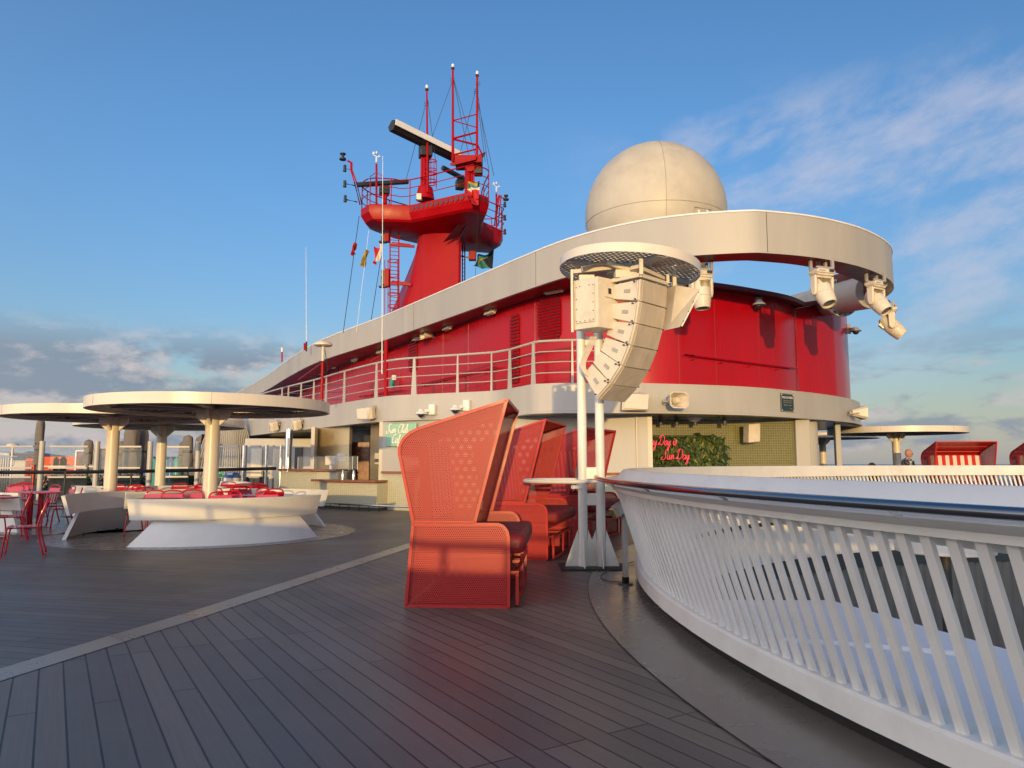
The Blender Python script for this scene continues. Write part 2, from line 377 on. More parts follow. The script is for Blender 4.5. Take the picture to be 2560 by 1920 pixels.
# opening: coaming, fascia, lower deck
mb = MB(); mb.ring(RC, RR-.08, [(0, -.82), (.03, -.82), (.03, .0), (0, .0)], n=180); co_ = mb.build('opening_coaming', M['white'], loc=(*RC, 0)); tag(co_, kind='structure')
mb = MB(); mb.ring(RC, RR-.02, [(0, -1.2), (.05, -1.2), (.05, -.82), (0, -.82)], n=180); tag(mb.build('opening_fascia', M['slate'], loc=(*RC, 0)), kind='structure')
mb = MB(); n_ = 620
pts = []
for k in range(n_*2):
    th = 2*PI*k/(n_*2); pts.append(rp(th, RR-.0 if (k//2) % 2 else RR+.07))
mb.sweep(pts, [(0, -4.2), (0, -1.2)], closed_prof=False, closed=True)
w_ = mb.build('corrugated_wall', M['corr'], smooth=.4, loc=(*RC, -4.2)); tag(w_, 'dark grey corrugated wall lining the round deck opening below the far balustrade', 'wall')
mb = MB(); flat(mb, [[rp(2*PI*k/80, RR+.3) for k in range(80)]], -4.2); tag(mb.build('lower_deck', M['dark'], smooth=0, loc=(*RC, -4.2)), kind='structure')
# white roof slab just inside the near rim
zs = -.38
c1, c2, c3 = G(1690, 1505, zs), G(2078, 1500, zs), G(2560, 1634, zs)
arc = [rp(PI-.17+k*.05, RR-.12) for k in range(0, 24)]
poly = [V((p.x, p.y, zs)) for p in arc]+[c3+(c3-c2)*1.2, c3, c2, V((c1.x+.3, c2.y, zs))]
mb = MB(); mb.prism([V((p.x, p.y, zs)) for p in poly], (0, 0, -.45)); sl = mb.build('roof_slab', M['slab'], smooth=.3, bevel=.02)
tag(sl, 'white painted roof slab under the near slats just inside the round opening', 'roof slab')
mb = MB(); mb.sweep([G(1920, 1600, zs), G(2110, 1612, zs), G(2420, 1640, zs)], [(-.02, .0), (-.02, .04), (.02, .04), (.02, .0)]); mb.build('joint_seam', M['slab'], sl)
pz = D(2360, 1362, 12.5); lk = thing('lookout_disc', 'white round platform on a dark stem standing inside the deck opening behind the slats', 'platform', (pz.x, pz.y, -4.2), world=True)
MB().cyl((pz.x, pz.y, pz.z-.12), (pz.x, pz.y, pz.z+.12), .75, n=40).build('platform_top', M['white'], lk, bevel=.02); MB().cyl((pz.x, pz.y, -4.2), (pz.x, pz.y, pz.z-.12), .09, n=16).build('stem', M['dark'], lk)
# ================================================================= ROUND BALUSTRADE
bal = thing('round_balustrade', 'white slatted balustrade flaring outward around the round deck opening', 'balustrade', (*RC, 0), world=True)
mb = MB(); mb.ring(RC, RR, [(.07, .10), (.07, .225), (.05, .24), (-.2, .24), (-.2, .10)], n=200); mb.build('plinth', M['white'], bal)
mb = MB(); mb.ring(RC, RR, [(-.02, .006), (-.02, .11), (-.15, .11), (-.15, .006)], n=200); mb.build('recessed_kick', M['gapdark'], bal)  # near-black colour holds the shade of the recess below the plinth
mb = MB(); mb.ring(RC, RR, [(.315, 1.10), (.33, 1.10), (.33, 1.135), (.445, 1.170), (.46, 1.182), (.45, 1.197), (.31, 1.205), (.275, 1.215), (.205, 1.305), (.19, 1.31), (.165, 1.31), (.155, 1.30), (.155, 1.05), (.18, 1.05), (.2, 1.10)], n=220)
mb.build('cap', M['white'], bal)
NS = 642; rest = MB(); cand = []
for k in range(NS):
    th = 2*PI*k/NS; c = rp(th, RR+.15, .6); cand.append(((c-V((0, 0, 1.4))).length if (c.y > 2.0) else 99, k))
near = set(k for _, k in sorted(cand)[:100])
for k in range(NS):
    th = 2*PI*k/NS; a = rp(th, RR-.0, .225); b = rp(th, RR+.285, 1.12); tg = V((-math.sin(th), math.cos(th), 0))
    m_ = MB() if k in near else rest; d = (b-a).normalized(); no = d.cross(tg).normalized()
    w, t = tg*.025, no*.012
    i = [m_.pt(e+w*x+t*y) for e in (a, b) for x, y in ((-1, -1), (1, -1), (1, 1), (-1, 1))]
    for q in range(4): m_.face((i[q], i[(q+1) % 4], i[4+(q+1) % 4], i[4+q]))
    if k in near: m_.build('slat', M['white'], bal, smooth=0)
tag(rest.build('slat', M['white'], bal, smooth=0), kind='stuff')
hr = MB(); a0, a1 = PI-.115, PI+.95
pts = [rp(a0+(a1-a0)*k/90, RR+.52, 1.228) for k in range(91)]; hr.tube(pts, .024, n=16); h_ = hr.build('handrail', M['dsteel'], bal, smooth=1)
for th in [a0+.03+.098*k for k in range(10)]:
    m_ = MB()
    for s in (-.012, .012): m_.cyl(rp(th+s/13, RR+.44, 1.175), rp(th+s/13, RR+.51, 1.212), .006, n=6)
    m_.build('bracket', M['steel'], h_)
# ================================================================= SUPERSTRUCTURE
ZF, ZT, ZR, ZRT = 2.6, 3.35, 5.9, 6.82
ship = thing('superstructure', 'red and grey upper deckhouse with a curved fascia and a ring shaped roof band', 'deckhouse', (4, 24, 0), world=True)
fp = [(-13.5, 36), (-10.06, 30.72), (-7.45, 27.0), (-5.4, 23.9), (-3.75, 21.75), (-2.5, 21.0), (-1.2, 20.4), (-.55, 20.08)]
fpath = spline(fp, 6)+[V((-.15, 19.62)), V((.45, 18.45))]+spline([(.62, 18.25), (1.5, 18.02), (3.3, 18.1), (5.9, 18.87), (7.75, 20.05), (9.55, 21.6), (10.98, 23.3), (11.95, 25.4), (11.6, 28.2), (9.5, 31)], 6)
fpath = [V((p[0], p[1], 0)) for p in fpath]
# travelling left to right: right of travel = towards the viewer
mb = MB(); mb.sweep(fpath, [(0, ZF+.06), (0, ZT), (-.25, ZT), (-.25, ZF+.06)]); fas = mb.build('lower_fascia', M['grey'], ship)
mb = MB(); mb.sweep(fpath, [(.035, ZF), (.035, ZF+.055), (-.2, ZF+.055), (-.2, ZF)]); mb.build('drip_edge', M['grey'], fas)
back = [V((11, 34, 0)), V((-12, 44, 0))]
def slabpoly(path, z0, z1): 
    m_ = MB(); m_.prism([V((p.x, p.y, z0)) for p in path], (0, 0, z1-z0)); return m_
inset = [V((p.x, p.y, 0)) for p in fpath]
def offs(path, o):
    out = []
    for i, p in enumerate(path):
        d = path[min(i+1, len(path)-1)]-path[max(i-1, 0)]; d.z = 0; d.normalize(); out.append(p+V((d.y, -d.x, 0))*o)
    return out
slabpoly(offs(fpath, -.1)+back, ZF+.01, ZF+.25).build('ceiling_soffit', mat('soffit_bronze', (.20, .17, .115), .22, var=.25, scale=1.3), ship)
slabpoly(offs(fpath, -.2)+back, ZF+.26, ZT-.03).build('gallery_floor', M['grey'], ship)
# red wall
rwl = [(-26, 74), (-17.5, 55), (-12.7, 44.5), (-10.2, 38.6), (-7.84, 33.9), (-6.34, 31.2), (-4.35, 28.1), (-2.37, 24.9), (-.77, 22.1), (.95, 19.55), (2.2, 18.6), (3.3, 18.38)]
rw = spline(rwl, 5)+spline([(4.25, 18.45), (5.1, 18.75), (6.15, 19.3), (7.46, 20.15), (8.25, 21.0)], 5)
rw = [V((p[0], p[1], 0)) for p in rw]
right = [V((8.25, 21.0, 0)), V((9.0, 21.45, 0)), V((9.78, 22.02, 0))]
side = [V((9.78, 22.02, 0))]+[V((p[0], p[1], 0)) for p in spline([(9.83, 22.06), (10.55, 22.95), (11.25, 24.25), (11.6, 25.8), (11.2, 28), (9.3, 30.5)], 5)]
def wallrun(path, zb, ztf, m_, ship, name, th=.15):
    mb = MB(); n = len(path); back_ = offs(path, -th); zt = [ztf(i/(n-1)) for i in range(n)]
    A = [mb.pt((p.x, p.y, zb)) for p in path]; B = [mb.pt((p.x, p.y, z)) for p, z in zip(path, zt)]
    C = [mb.pt((p.x, p.y, z)) for p, z in zip(back_, zt)]; E_ = [mb.pt((p.x, p.y, zb)) for p in back_]
    for i in range(n-1):
        for a, b in ((A, B), (B, C), (C, E_), (E_, A)): mb.face((a[i], a[i+1], b[i+1], b[i]))
    mb.face((A[0], B[0], C[0], E_[0])); mb.face((A[-1], B[-1], C[-1], E_[-1]))
    return mb.build(name, m_, ship)
wallrun(rw, ZT-.05, lambda t: ZR+.02, M['red'], ship, 'red_wall')
wallrun(right, ZT-.05, lambda t: 5.85+.38*t, M['red'], ship, 'red_wall')
wallrun(side, ZT-.05, lambda t: 6.23, M['red'], ship, 'red_wall')
# overhanging lips along the wall tops
def lip(path, zf, o, th, name='wall_lip'):
    mb = MB(); n = len(path); f_ = offs(path, o); b_ = offs(path, -.2)
    z = [zf(i/(n-1)) for i in range(n)]
    L_ = [[mb.pt((p.x, p.y, zz+dz)) for p, zz in zip(q, z)] for q, dz in ((f_, 0), (f_, th), (b_, th), (b_, 0))]
    for i in range(n-1):
        for a in range(4): mb.face((L_[a][i], L_[a][i+1], L_[(a+1) % 4][i+1], L_[(a+1) % 4][i]))
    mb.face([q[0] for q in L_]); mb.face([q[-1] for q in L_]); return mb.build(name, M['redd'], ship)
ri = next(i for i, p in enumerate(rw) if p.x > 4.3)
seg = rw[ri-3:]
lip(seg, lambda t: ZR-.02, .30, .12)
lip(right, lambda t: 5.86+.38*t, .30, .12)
for px in (1620, 1702, 1800, 1905, 1330, 1180, 1105):
    p, nrm = None, None
    best = min(((abs(1280+FPX*a.x/a.y-px), a, b) for a, b in zip(rw, rw[1:])), key=lambda q: q[0]); p = best[1]; d = (best[2]-best[1]).normalized(); nn_ = V((d.y, -d.x, 0))
    m_ = MB(); m_.bar(p+nn_*.001+V((0, 0, ZT)), p+nn_*.001+V((0, 0, ZR-.02)), .010, .006); m_.build('weld_seam', M['redd'], ship, smooth=0)
mb = MB(); mb.tube([V((8.24, 20.97, ZT)), V((8.24, 20.97, 5.8))], .02, n=6); mb.build('weld_seam', M['cream'], ship)
for p_, q_ in ((.35, .62), (.1, .3)):
    pass
# roof band
rb = [(-22, 58), (-15.98, 46.9), (-11.71, 38.3), (-8.65, 32.6), (-4.93, 27.15), (-3.37, 24.75), (-1.42, 21.7), (.2, 19.15), (1.35, 17.5), (2.5, 16.4), (3.7, 15.75), (5.0, 15.45), (5.67, 15.5), (6.81, 15.86), (8.1, 16.6), (9.25, 17.65), (9.95, 18.7), (10.25, 19.7), (10.2, 20.6), (9.8, 21.5)]
rbp = [V((p[0], p[1], 0)) for p in spline(rb, 6)]
mb = MB(); mb.sweep(rbp, [(0, ZR), (0, ZRT), (-.1, ZRT), (-.1, ZR)]); band = mb.build('roof_band', M['ring'], ship)
mb = MB(); mb.sweep(rbp, [(.015, ZRT), (.015, ZRT+.035), (-.15, ZRT+.035), (-.15, ZRT)]); mb.build('edge_trim', M['trim'], band)
ci = next(i for i, p in enumerate(rbp) if p.x > 2.2)
rgt = rbp[ci:]
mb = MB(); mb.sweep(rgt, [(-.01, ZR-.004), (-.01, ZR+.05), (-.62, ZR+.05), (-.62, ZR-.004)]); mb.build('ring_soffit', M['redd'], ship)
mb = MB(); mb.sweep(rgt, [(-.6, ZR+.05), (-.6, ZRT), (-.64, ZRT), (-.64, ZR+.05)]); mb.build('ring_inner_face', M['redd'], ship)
for X_, Y_ in ((1162, 720), (1034, 760), (1850, 590), (1348, 660)):
    pass
# seams on the band
for px in (1034, 1345, 1934):
    i = min(range(1, len(rbp)-20), key=lambda k: abs(1280+FPX*rbp[k].x/max(1, rbp[k].y)-px)); p = rbp[i]; d = (rbp[i+1]-rbp[i-1]).normalized(); n = V((d.y, -d.x, 0))
    MB().bar(p+n*.006+V((0, 0, ZR+.02)), p+n*.006+V((0, 0, ZRT-.01)), .006, .012).build('panel_joint', M['dark'], band, smooth=0)
left = rbp[:ci+2]; wl = [p for p in rw if p.x < 3.4]
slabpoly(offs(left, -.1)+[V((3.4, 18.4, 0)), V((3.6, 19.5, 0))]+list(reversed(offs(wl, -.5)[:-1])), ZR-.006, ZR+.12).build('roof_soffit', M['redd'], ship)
slabpoly([V((-12, 43, 0))]+[p for p in offs(wl, -.3)]+[V((6, 20, 0)), V((7.7, 21, 0)), V((9, 23, 0)), V((10, 27, 0)), V((8, 32, 0)), V((-4, 46, 0))], 5.45, 5.60).build('roof', M['grey'], ship)
# beam from the ring end back to the wall
b0, b1 = D(2178, 728, 19.6), D(1945, 778, 24.5)
mb = MB(); mb.cyl(b0, b1, .47, .40, n=28); bm_ = mb.build('ring_support_beam', M['ring'], ship)
bd = (b1-b0).normalized(); fc = b0+bd*1.35; mb = MB(); mb.cyl(fc-bd*.04, fc+bd*.04, .56, n=36); mb.build('flange', M['grey'], bm_)
x_, y_ = basis(bd)
for k in range(18):
    t = 2*PI*k/18; q = fc-bd*.05+(x_*math.cos(t)+y_*math.sin(t))*.50; MB().cyl(q-bd*.015, q+bd*.01, .022, n=6).build('bolt', M['black'], bm_)
# lower walls (z 0 .. ZF)
def wseg(a, b, z0, z1, m_, name, th=.12, par=None, bevel=0):
    a, b = V((*a, 0)), V((*b, 0)); d = (b-a).normalized(); n = V((d.y, -d.x, 0)); mb = MB()
    mb.prism([a+V((0, 0, z0)), b+V((0, 0, z0)), b-n*th+V((0, 0, z0)), a-n*th+V((0, 0, z0))], (0, 0, z1-z0)); return mb.build(name, m_, par or ship, bevel=bevel, smooth=.3)
def at_px(px, Y): return (D(px, 1155, Y).x, Y)
gw0, gw1, gw2 = at_px(955, 21.9), at_px(1290, 19.6), at_px(1632, 18.75)
wseg(gw0, gw1, 1.13, ZF, M['grey'], 'cafe_wall'); wseg(gw0, gw1, .0, 1.06, M['tile'], 'tiled_wall', par=ship)
wseg(at_px(953, 21.8), at_px(1288, 19.5), 1.06, 1.13, M['wood'], 'wood_ledge', .16)
wseg(gw1, gw2, 1.13, ZF, M['grey'], 'cafe_wall'); wseg(gw1, gw2, .0, 1.06, M['tile'], 'tiled_wall'); wseg(at_px(1290, 19.5), at_px(1560, 18.9), 1.06, 1.13, M['wood'], 'wood_ledge', .16)
wseg(gw2, (gw2[0]+.15, 20.6), 0, ZF, M['grey'], 'cafe_wall')
mb = MB(); sx = at_px(1593, 18.72); mb.bar((sx[0], sx[1]+.03, .0), (sx[0], sx[1]+.03, ZF-.05), .02, .02); mb.build('sealed_joint', M['cream'], ship)
# recess with the living wall and the olive mosaic
rx0 = (gw2[0]+.1, 20.45); rx1 = at_px(1990, 20.75)
wseg(rx0, rx1, 0, ZF, M['olive'], 'mosaic_wall')
nb = MB(); a = V((*at_px(1848, 20.6), .65)); nb.box(a+V((.42, -.05, .0)), (.9, .05, .40)); nb.build('access_hatch', M['olive'], ship, bevel=.01)
# wall beside the recess and slender post
px_ = at_px(2003, 20.7); mb = MB(); mb.box((px_[0]+.05, 20.85, ZF/2), (.42, .5, ZF)); mb.build('corner_pillar', M['grey'], ship, bevel=.03)
mb = MB(); q = at_px(2026, 21.6); mb.cyl((q[0]-.1, q[1], 0), (q[0]-.1, q[1], ZF), .33, n=24); mb.build('round_pillar', M['grey'], ship)
q = at_px(2096, 22.9); MB().box((q[0], q[1], ZF/2), (.17, .17, ZF)).build('corner_post', M['grey'], ship, bevel=.02)
# cafe interior
wseg(at_px(793, 26.0), at_px(872, 25.0), 0, ZF, M['steelw'], 'steel_backwall'); wseg(at_px(925, 24.0), at_px(958, 22.9), 0, ZF, M['steelw'], 'steel_backwall')
wseg(at_px(785, 25.2), at_px(795, 26.2), 0, ZF, M['grey'], 'cafe_jamb')
wseg(at_px(860, 27.5), at_px(950, 26.5), 0, ZF, M['dark'], 'service_room_wall')
dq = at_px(898, 26.0); MB().box((dq[0], dq[1], 1.05), (.72, .06, 2.1)).build('service_door', M['wood'], ship, bevel=.01)
wseg(at_px(957, 21.9), at_px(962, 24.5), 0, ZF, M['grey'], 'cafe_jamb')
MB().cyl((*at_px(721, 27.0), 0), (*at_px(721, 27.0), ZF), .13, n=20).build('steel_post', M['steel'], ship)
# louvred vents in the red wall
def on_wall(px, py, o=.03, path=None):
    """point on the red wall seen at a pixel and the outward normal"""
    path = path or (rw+right[1:]+side[1:]); best = None
    for i in range(len(path)-1):
        a, b = path[i], path[i+1]; d = ray(px, py)
        # solve a+(b-a)s = d t  in plan
        ex, ey = b.x-a.x, b.y-a.y; det = ex*(-d.y)-ey*(-d.x)
        if abs(det) < 1e-9: continue
        s = (-a.x*(-d.y)+a.y*(-d.x))/det; t = (ex*(-a.y)+ey*a.x)/det
        if -.001 <= s <= 1.001 and t > 0 and (best is None or t < best[0]):
            n = V((ey, -ex, 0)).normalized(); best = (t, V((d.x*t, d.y*t, EYE+d.z*t))+n*o, n)
    if best is None: return on_wall(px-3 if px > 1280 else px+3, py, o, path)
    return best[1], best[2]
def frame_at(px, py, path=None, o=.03):
    p, n = on_wall(px, py, o, path); return p, math.atan2(n.x, -n.y)    # rz so that local -Y faces outwards
def louvre(px, py, w, h, nb_):
    p, rz = frame_at(px, py); root = MB(); Mx = Matrix.Translation(p) @ Matrix.Rotation(rz, 4, 'Z')
    c = .28*min(w, h*.5)
    def prof(z):
        k = max(0, abs(z)-(h/2-c*1.4)); return w/2-k/1.4*.8
    root.T = Mx
    for k in range(nb_):
        z = -h/2+h*(k+.5)/nb_; hw = max(.08, prof(z)); root.box((0, -.02, z), (2*hw, .06, h/nb_*.42), (.6, 0, 0))
    o_ = root.build('louvre_vent', M['red'], ship, smooth=0)
    m_ = MB(); m_.T = Mx; pts = [(-w/2+.0, 0, -h/2+c), (-w/2+c*.6, 0, -h/2), (w/2-c*.6, 0, -h/2), (w/2, 0, -h/2+c), (w/2, 0, h/2-c), (w/2-c*.6, 0, h/2), (-w/2+c*.6, 0, h/2), (-w/2, 0, h/2-c)]
    m_.prism(pts, (0, .012, 0)); m_.build('dark_backing', M['redd'], o_, smooth=0)
louvre(1374, 797, .82, 1.25, 15); louvre(1289, 872, .42, 2.0, 20); louvre(1034, 888, .75, 1.2, 11)
# wall mounted red grab rails
def wallrail(pxs, n=12):
    pts = []; 
    for k in range(n+1):
        t = k/n; px = pxs[0][0]+(pxs[1][0]-pxs[0][0])*t; py = pxs[0][1]+(pxs[1][1]-pxs[0][1])*t; p, nn = on_wall(px, py, .12); pts.append(p)
    m_ = MB(); m_.tube(pts, .022, n=6); r_ = m_.build('grab_rail', M['red'], ship)
    for k in range(1, n, 3):
        q, nn = on_wall(pxs[0][0]+(pxs[1][0]-pxs[0][0])*k/n, pxs[0][1]+(pxs[1][1]-pxs[0][1])*k/n, 0); m_ = MB(); m_.tube([pts[k], pts[k]+V((0, 0, -.1)), q+V((0, 0, -.1))], .012, n=5); m_.build('rail_hook', M['red'], r_)
wallrail([(1052, 963), (1252, 918)]); wallrail([(1705, 888), (1982, 922)]); wallrail([(905, 992), (1010, 975)], 6)
# ceiling lights under the soffit
for px, py in ((1736, 1046), (1925, 1052)):
    p = G(px, py, ZF-.02); m_ = MB(); m_.lathe([(0, -.09), (.1, -.085), (.16, -.03), (.19, 0), (.19, .03)], p, n=20); m_.build('ceiling_light', M['trim'], ship)
for px in (1652, 1692, 1738, 1812):
    p = V((D(px, 1070, 20.0).x, 20.0, 0)); m_ = MB(); m_.cyl((p.x, p.y, ZF), (p.x, p.y, ZF-.2), .06, n=12); m_.build('spot_can', M['dark'], ship)
# ---- gallery railing
gal = thing('gallery_railing', 'pale grey tubular railing along the edge of the red walled gallery', 'railing', (-3, 22, ZT), world=True)
gp = [p for p in offs(fpath, -.12) if p.x > -12.5 and p.x < 2.6]
rl = MB(); rl.tube([p+V((0, 0, ZT+1.09)) for p in gp], .032, n=8); rl.build('top_rail', M['grey'], gal)
for h in (.28, .55, .82): MB().tube([p+V((0, 0, ZT+h)) for p in gp], .014, n=6).build('mid_rail', M['grey'], gal)
def posts():
    for px, w in ((697, 1), (718, 1), (744, 1), (773, 1), (806, 1), (856, 1), (931, 1), (1027, 1), (1134, .4), (1232, .25), (1264, 1), (1342, 1), (1437, .25)):
        i = min(range(len(gp)), key=lambda k: abs(D(px, 1155, gp[k].y).x-gp[k].x)); p = gp[i]; d = gp[min(i+1, len(gp)-1)]-gp[max(i-1, 0)]; d.normalize(); n = V((d.y, -d.x, 0))
        m_ = MB(); wb = .17*w+.02; wt = .05*w+.02
        m_.prism([p-d*wb/2+V((0, 0, ZT)), p+d*wb/2+V((0, 0, ZT)), p+d*wt/2+V((0, 0, ZT+1.07)), p-d*wt/2+V((0, 0, ZT+1.07))], n*.03); m_.build('post', M['grey'], gal, smooth=0)
posts()
# far side return of the gallery rail
mb = MB()
for h in (.5, .8, 1.08): mb.tube([D(690, 968, 28)+V((0, 0, -.0)) if False else V((-9.3, 29.6, ZT+h)), V((-6.2, 27.6, ZT+h-.1))], .02, n=6)
mb.build('cross_rail', M['grey'], gal)
# ================================================================= WALL FIXTURES
def flood(px, py, label, w=.48, path=None, o=.02, m='cream'):
    p, rz = frame_at(px, py, path, o); t = thing('floodlight', label, 'floodlight', p, rz, 'floodlights along the red wall')
    b = MB(); b.box((0, -.18, 0), (w, .16, .2), (-.45, 0, .0)); b.box((w/2+.03, -.18, 0), (.06, .11, .14), (-.45, 0, 0)); b.build('lamp_housing', M[m], t, bevel=.02)
    MB().box((0, -.265, -.04), (w*.86, .012, .15), (-.45, 0, 0)).build('lamp_glass', M['cream'], t, bevel=.004)
    MB().bar((w*.6, -.02, .03), (w*.6, -.18, .03), .03).bar((-w*.35, 0, .02), (-w*.35, -.14, .02), .03).build('wall_arm', M['bracket'], t)
fl = [(1397, 726, 'largest floodlight, above the widest louvred vent'), (1241, 779, 'floodlight between the narrow vent and the horn speaker, upper right one'), (1133, 818, 'cream floodlight just right of the square horn speaker'), (1055, 845, 'cream floodlight just left of the square horn speaker'), (963, 878, 'cream floodlight behind the red pole of the whip antenna'), (898, 898, 'small cream floodlight above the gallery rail left of the red antenna pole'), (846, 916, 'small open faced floodlight close above the gallery top rail'), (812, 932, 'floodlight half hidden behind the mushroom antenna mast'), (745, 957, 'farthest floodlight at the left end of the red wall')]
for x, y, l in fl: flood(x, y, 'cream '+l if 'cream' not in l else l, .6 if x > 1350 else .48)
def horn(loc, rz, label, pitch=0, s=1.0, flip=False):
    t = thing('horn_speaker', label, 'horn speaker', loc, rz); t.scale = (s, s, s)
    b = MB(); n = []
    def rect(y, w, h, c=.25):
        return [(-w/2+c*w, y, -h/2), (w/2-c*w, y, -h/2), (w/2, y, -h/2+c*h), (w/2, y, h/2-c*h), (w/2-c*w, y, h/2), (-w/2+c*w, y, h/2), (-w/2, y, h/2-c*h), (-w/2, y, -h/2+c*h)]
    rings = [rect(-.12, .16, .16), rect(-.2, .2, .2), rect(-.44, .46, .36, .16), rect(-.46, .47, .37, .16), rect(-.46, .42, .32, .16), rect(-.40, .39, .29, .16), rect(-.22, .16, .14)]
    g = [[b.pt(p) for p in r_] for r_ in rings]
    for i in range(len(g)-1):
        for k in range(8): b.face((g[i][k], g[i][(k+1) % 8], g[i+1][(k+1) % 8], g[i+1][k]))
    b.face(g[0]); b.face(g[-1]); b.build('horn_flare', M['cream'], t, smooth=.4)
    MB().lathe([(0, .12), (.05, .115), (.075, .08), (.085, 0)], (0, -.30, 0), (0, -1, 0), n=16).build('driver_cone', M['cream'], t)
    MB().bar((-.13, 0, -.02), (-.2, -.16, -.02), .04, .03).bar((-.2, -.16, -.02), (-.16, -.26, -.02), .03).cyl((-.1, 0, -.02), (-.1, -.03, -.02), .07).build('wall_bracket', M['bracket'], t)
    return t
p, rz = frame_at(1088, 838, None, .02); horn(p, rz-.05, 'square mouthed horn speaker hanging between two floodlights on the red wall')
fpp = fpath
p, rz = frame_at(1670, 1004, fpp, .02); horn(p+V((0, 0, 0)), rz+.1, 'horn speaker on the grey fascia left of the dark plaque', s=1.1)
p, rz = frame_at(2118, 1032, fpp, .0); horn(p, rz+.75, 'horn speaker sticking out at the right end of the grey fascia', s=1.1)
def wallbox(px, py, label, w=.62, h=.36, d=.34, dz=0):
    p, rz = frame_at(px, py, fpp, .03); t = thing('wall_speaker', label, 'loudspeaker', p, rz+dz, 'white loudspeakers on the grey fascia'); t.rotation_euler = (.12, .32 if px < 800 else .04, rz+dz)
    MB().prism([(-w/2, -d, -h/2-.03), (w/2-.03, -d, -h/2), (w/2, -d+.12, -h/2), (w/2-.1, -.02, -h/2+.02), (-w/2+.12, -.02, -h/2+.02)], (0, -.03, h)).build('cabinet', M['cream'], t, bevel=.025)
    MB().box((0, -d-.035, -.01), (w*.86, .01, h*.82)).build('front_grille', M['canopy'], t, bevel=.004); MB().box((0, -.04, .05), (.2, .16, .1)).box((w*.3, -.04, h/2), (.05, .1, .08)).build('mount', M['bracket'], t)
wallbox(933, 1032, 'white box speaker on the fascia above the cafe opening, lit face on', dz=.15); wallbox(757, 1058, 'tilted white speaker under the fascia just left of the large canopy edge', .62, dz=-.2); wallbox(700, 1062, 'leftmost tilted white speaker at the end of the grey fascia', .66, dz=-.3)
wallbox(1578, 1003, 'white speaker box on the fascia half hidden behind the hanging line array', .7, .4)
def domecam(px, py, label, path, arm=True, m='white'):
    p, rz = frame_at(px, py, path, .01); t = thing('dome_camera', label, 'security camera', p, rz)
    MB().box((.12, -.05, .06), (.2, .1, .3)).bar((.06, -.06, .04), (-.1, -.2, .02), .08).build('wall_mount', M[m], t, bevel=.01)
    MB().lathe([(0, .12), (.07, .11), (.1, .05), (.17, 0), (.18, -.03), (.15, -.04)], (-.12, -.26, -.04), n=18).build('camera_housing', M[m], t)
    MB().sphere((-.12, -.26, -.09), .1, 14, sz=.9).build('dark_dome', M['lens'], t)
domecam(1075, 1030, 'white dome camera on the fascia above the mint sign', fpp); domecam(1160, 1020, 'pale camera on the fascia just behind the top of the first red booth', fpp)
domecam(1885, 762, 'grey dome camera with a wall arm below the notch in the red wall', None, m='bracket'); domecam(2129, 826, 'small camera on the right edge of the red wall', None, m='bracket')
# plaque
p, rz = frame_at(1967, 1007, fpp, .012); pl = thing('wall_plaque', 'dark blue metal plaque with raised lettering on the grey fascia', 'plaque', p, rz)
MB().box((0, 0, 0), (.62, .02, .50)).build('plate', M['plaque'], pl, bevel=.004)
MB().box((0, -.008, .235), (.60, .012, .012)).box((0, -.008, -.235), (.60, .012, .012)).box((-.295, -.008, 0), (.012, .012, .46)).box((.295, -.008, 0), (.012, .012, .46)).build('border', M['gold'], pl)
for a in (-1, 1):
    for b in (-1, 1): MB().cyl((a*.27, -.01, b*.21), (a*.27, -.022, b*.21), .016).build('screw', M['trim'], pl)
for s_, y_, z_ in (('FINCANTIERI', .088, .11), ('CANTIERI NAVALI ITALIANI', .034, .045), ('DIVISIONE NAVI MERCANTILI', .032, -.005), ('GENOVA    6301', .05, -.085), ('ANNO 2022', .026, -.17)):
    text_mesh(s_, y_, M['gold'] if y_ < .08 else M['signw'], pl, (0.0 if y_ > .03 else .15, -.013, z_), (PI/2, 0, 0), .002)
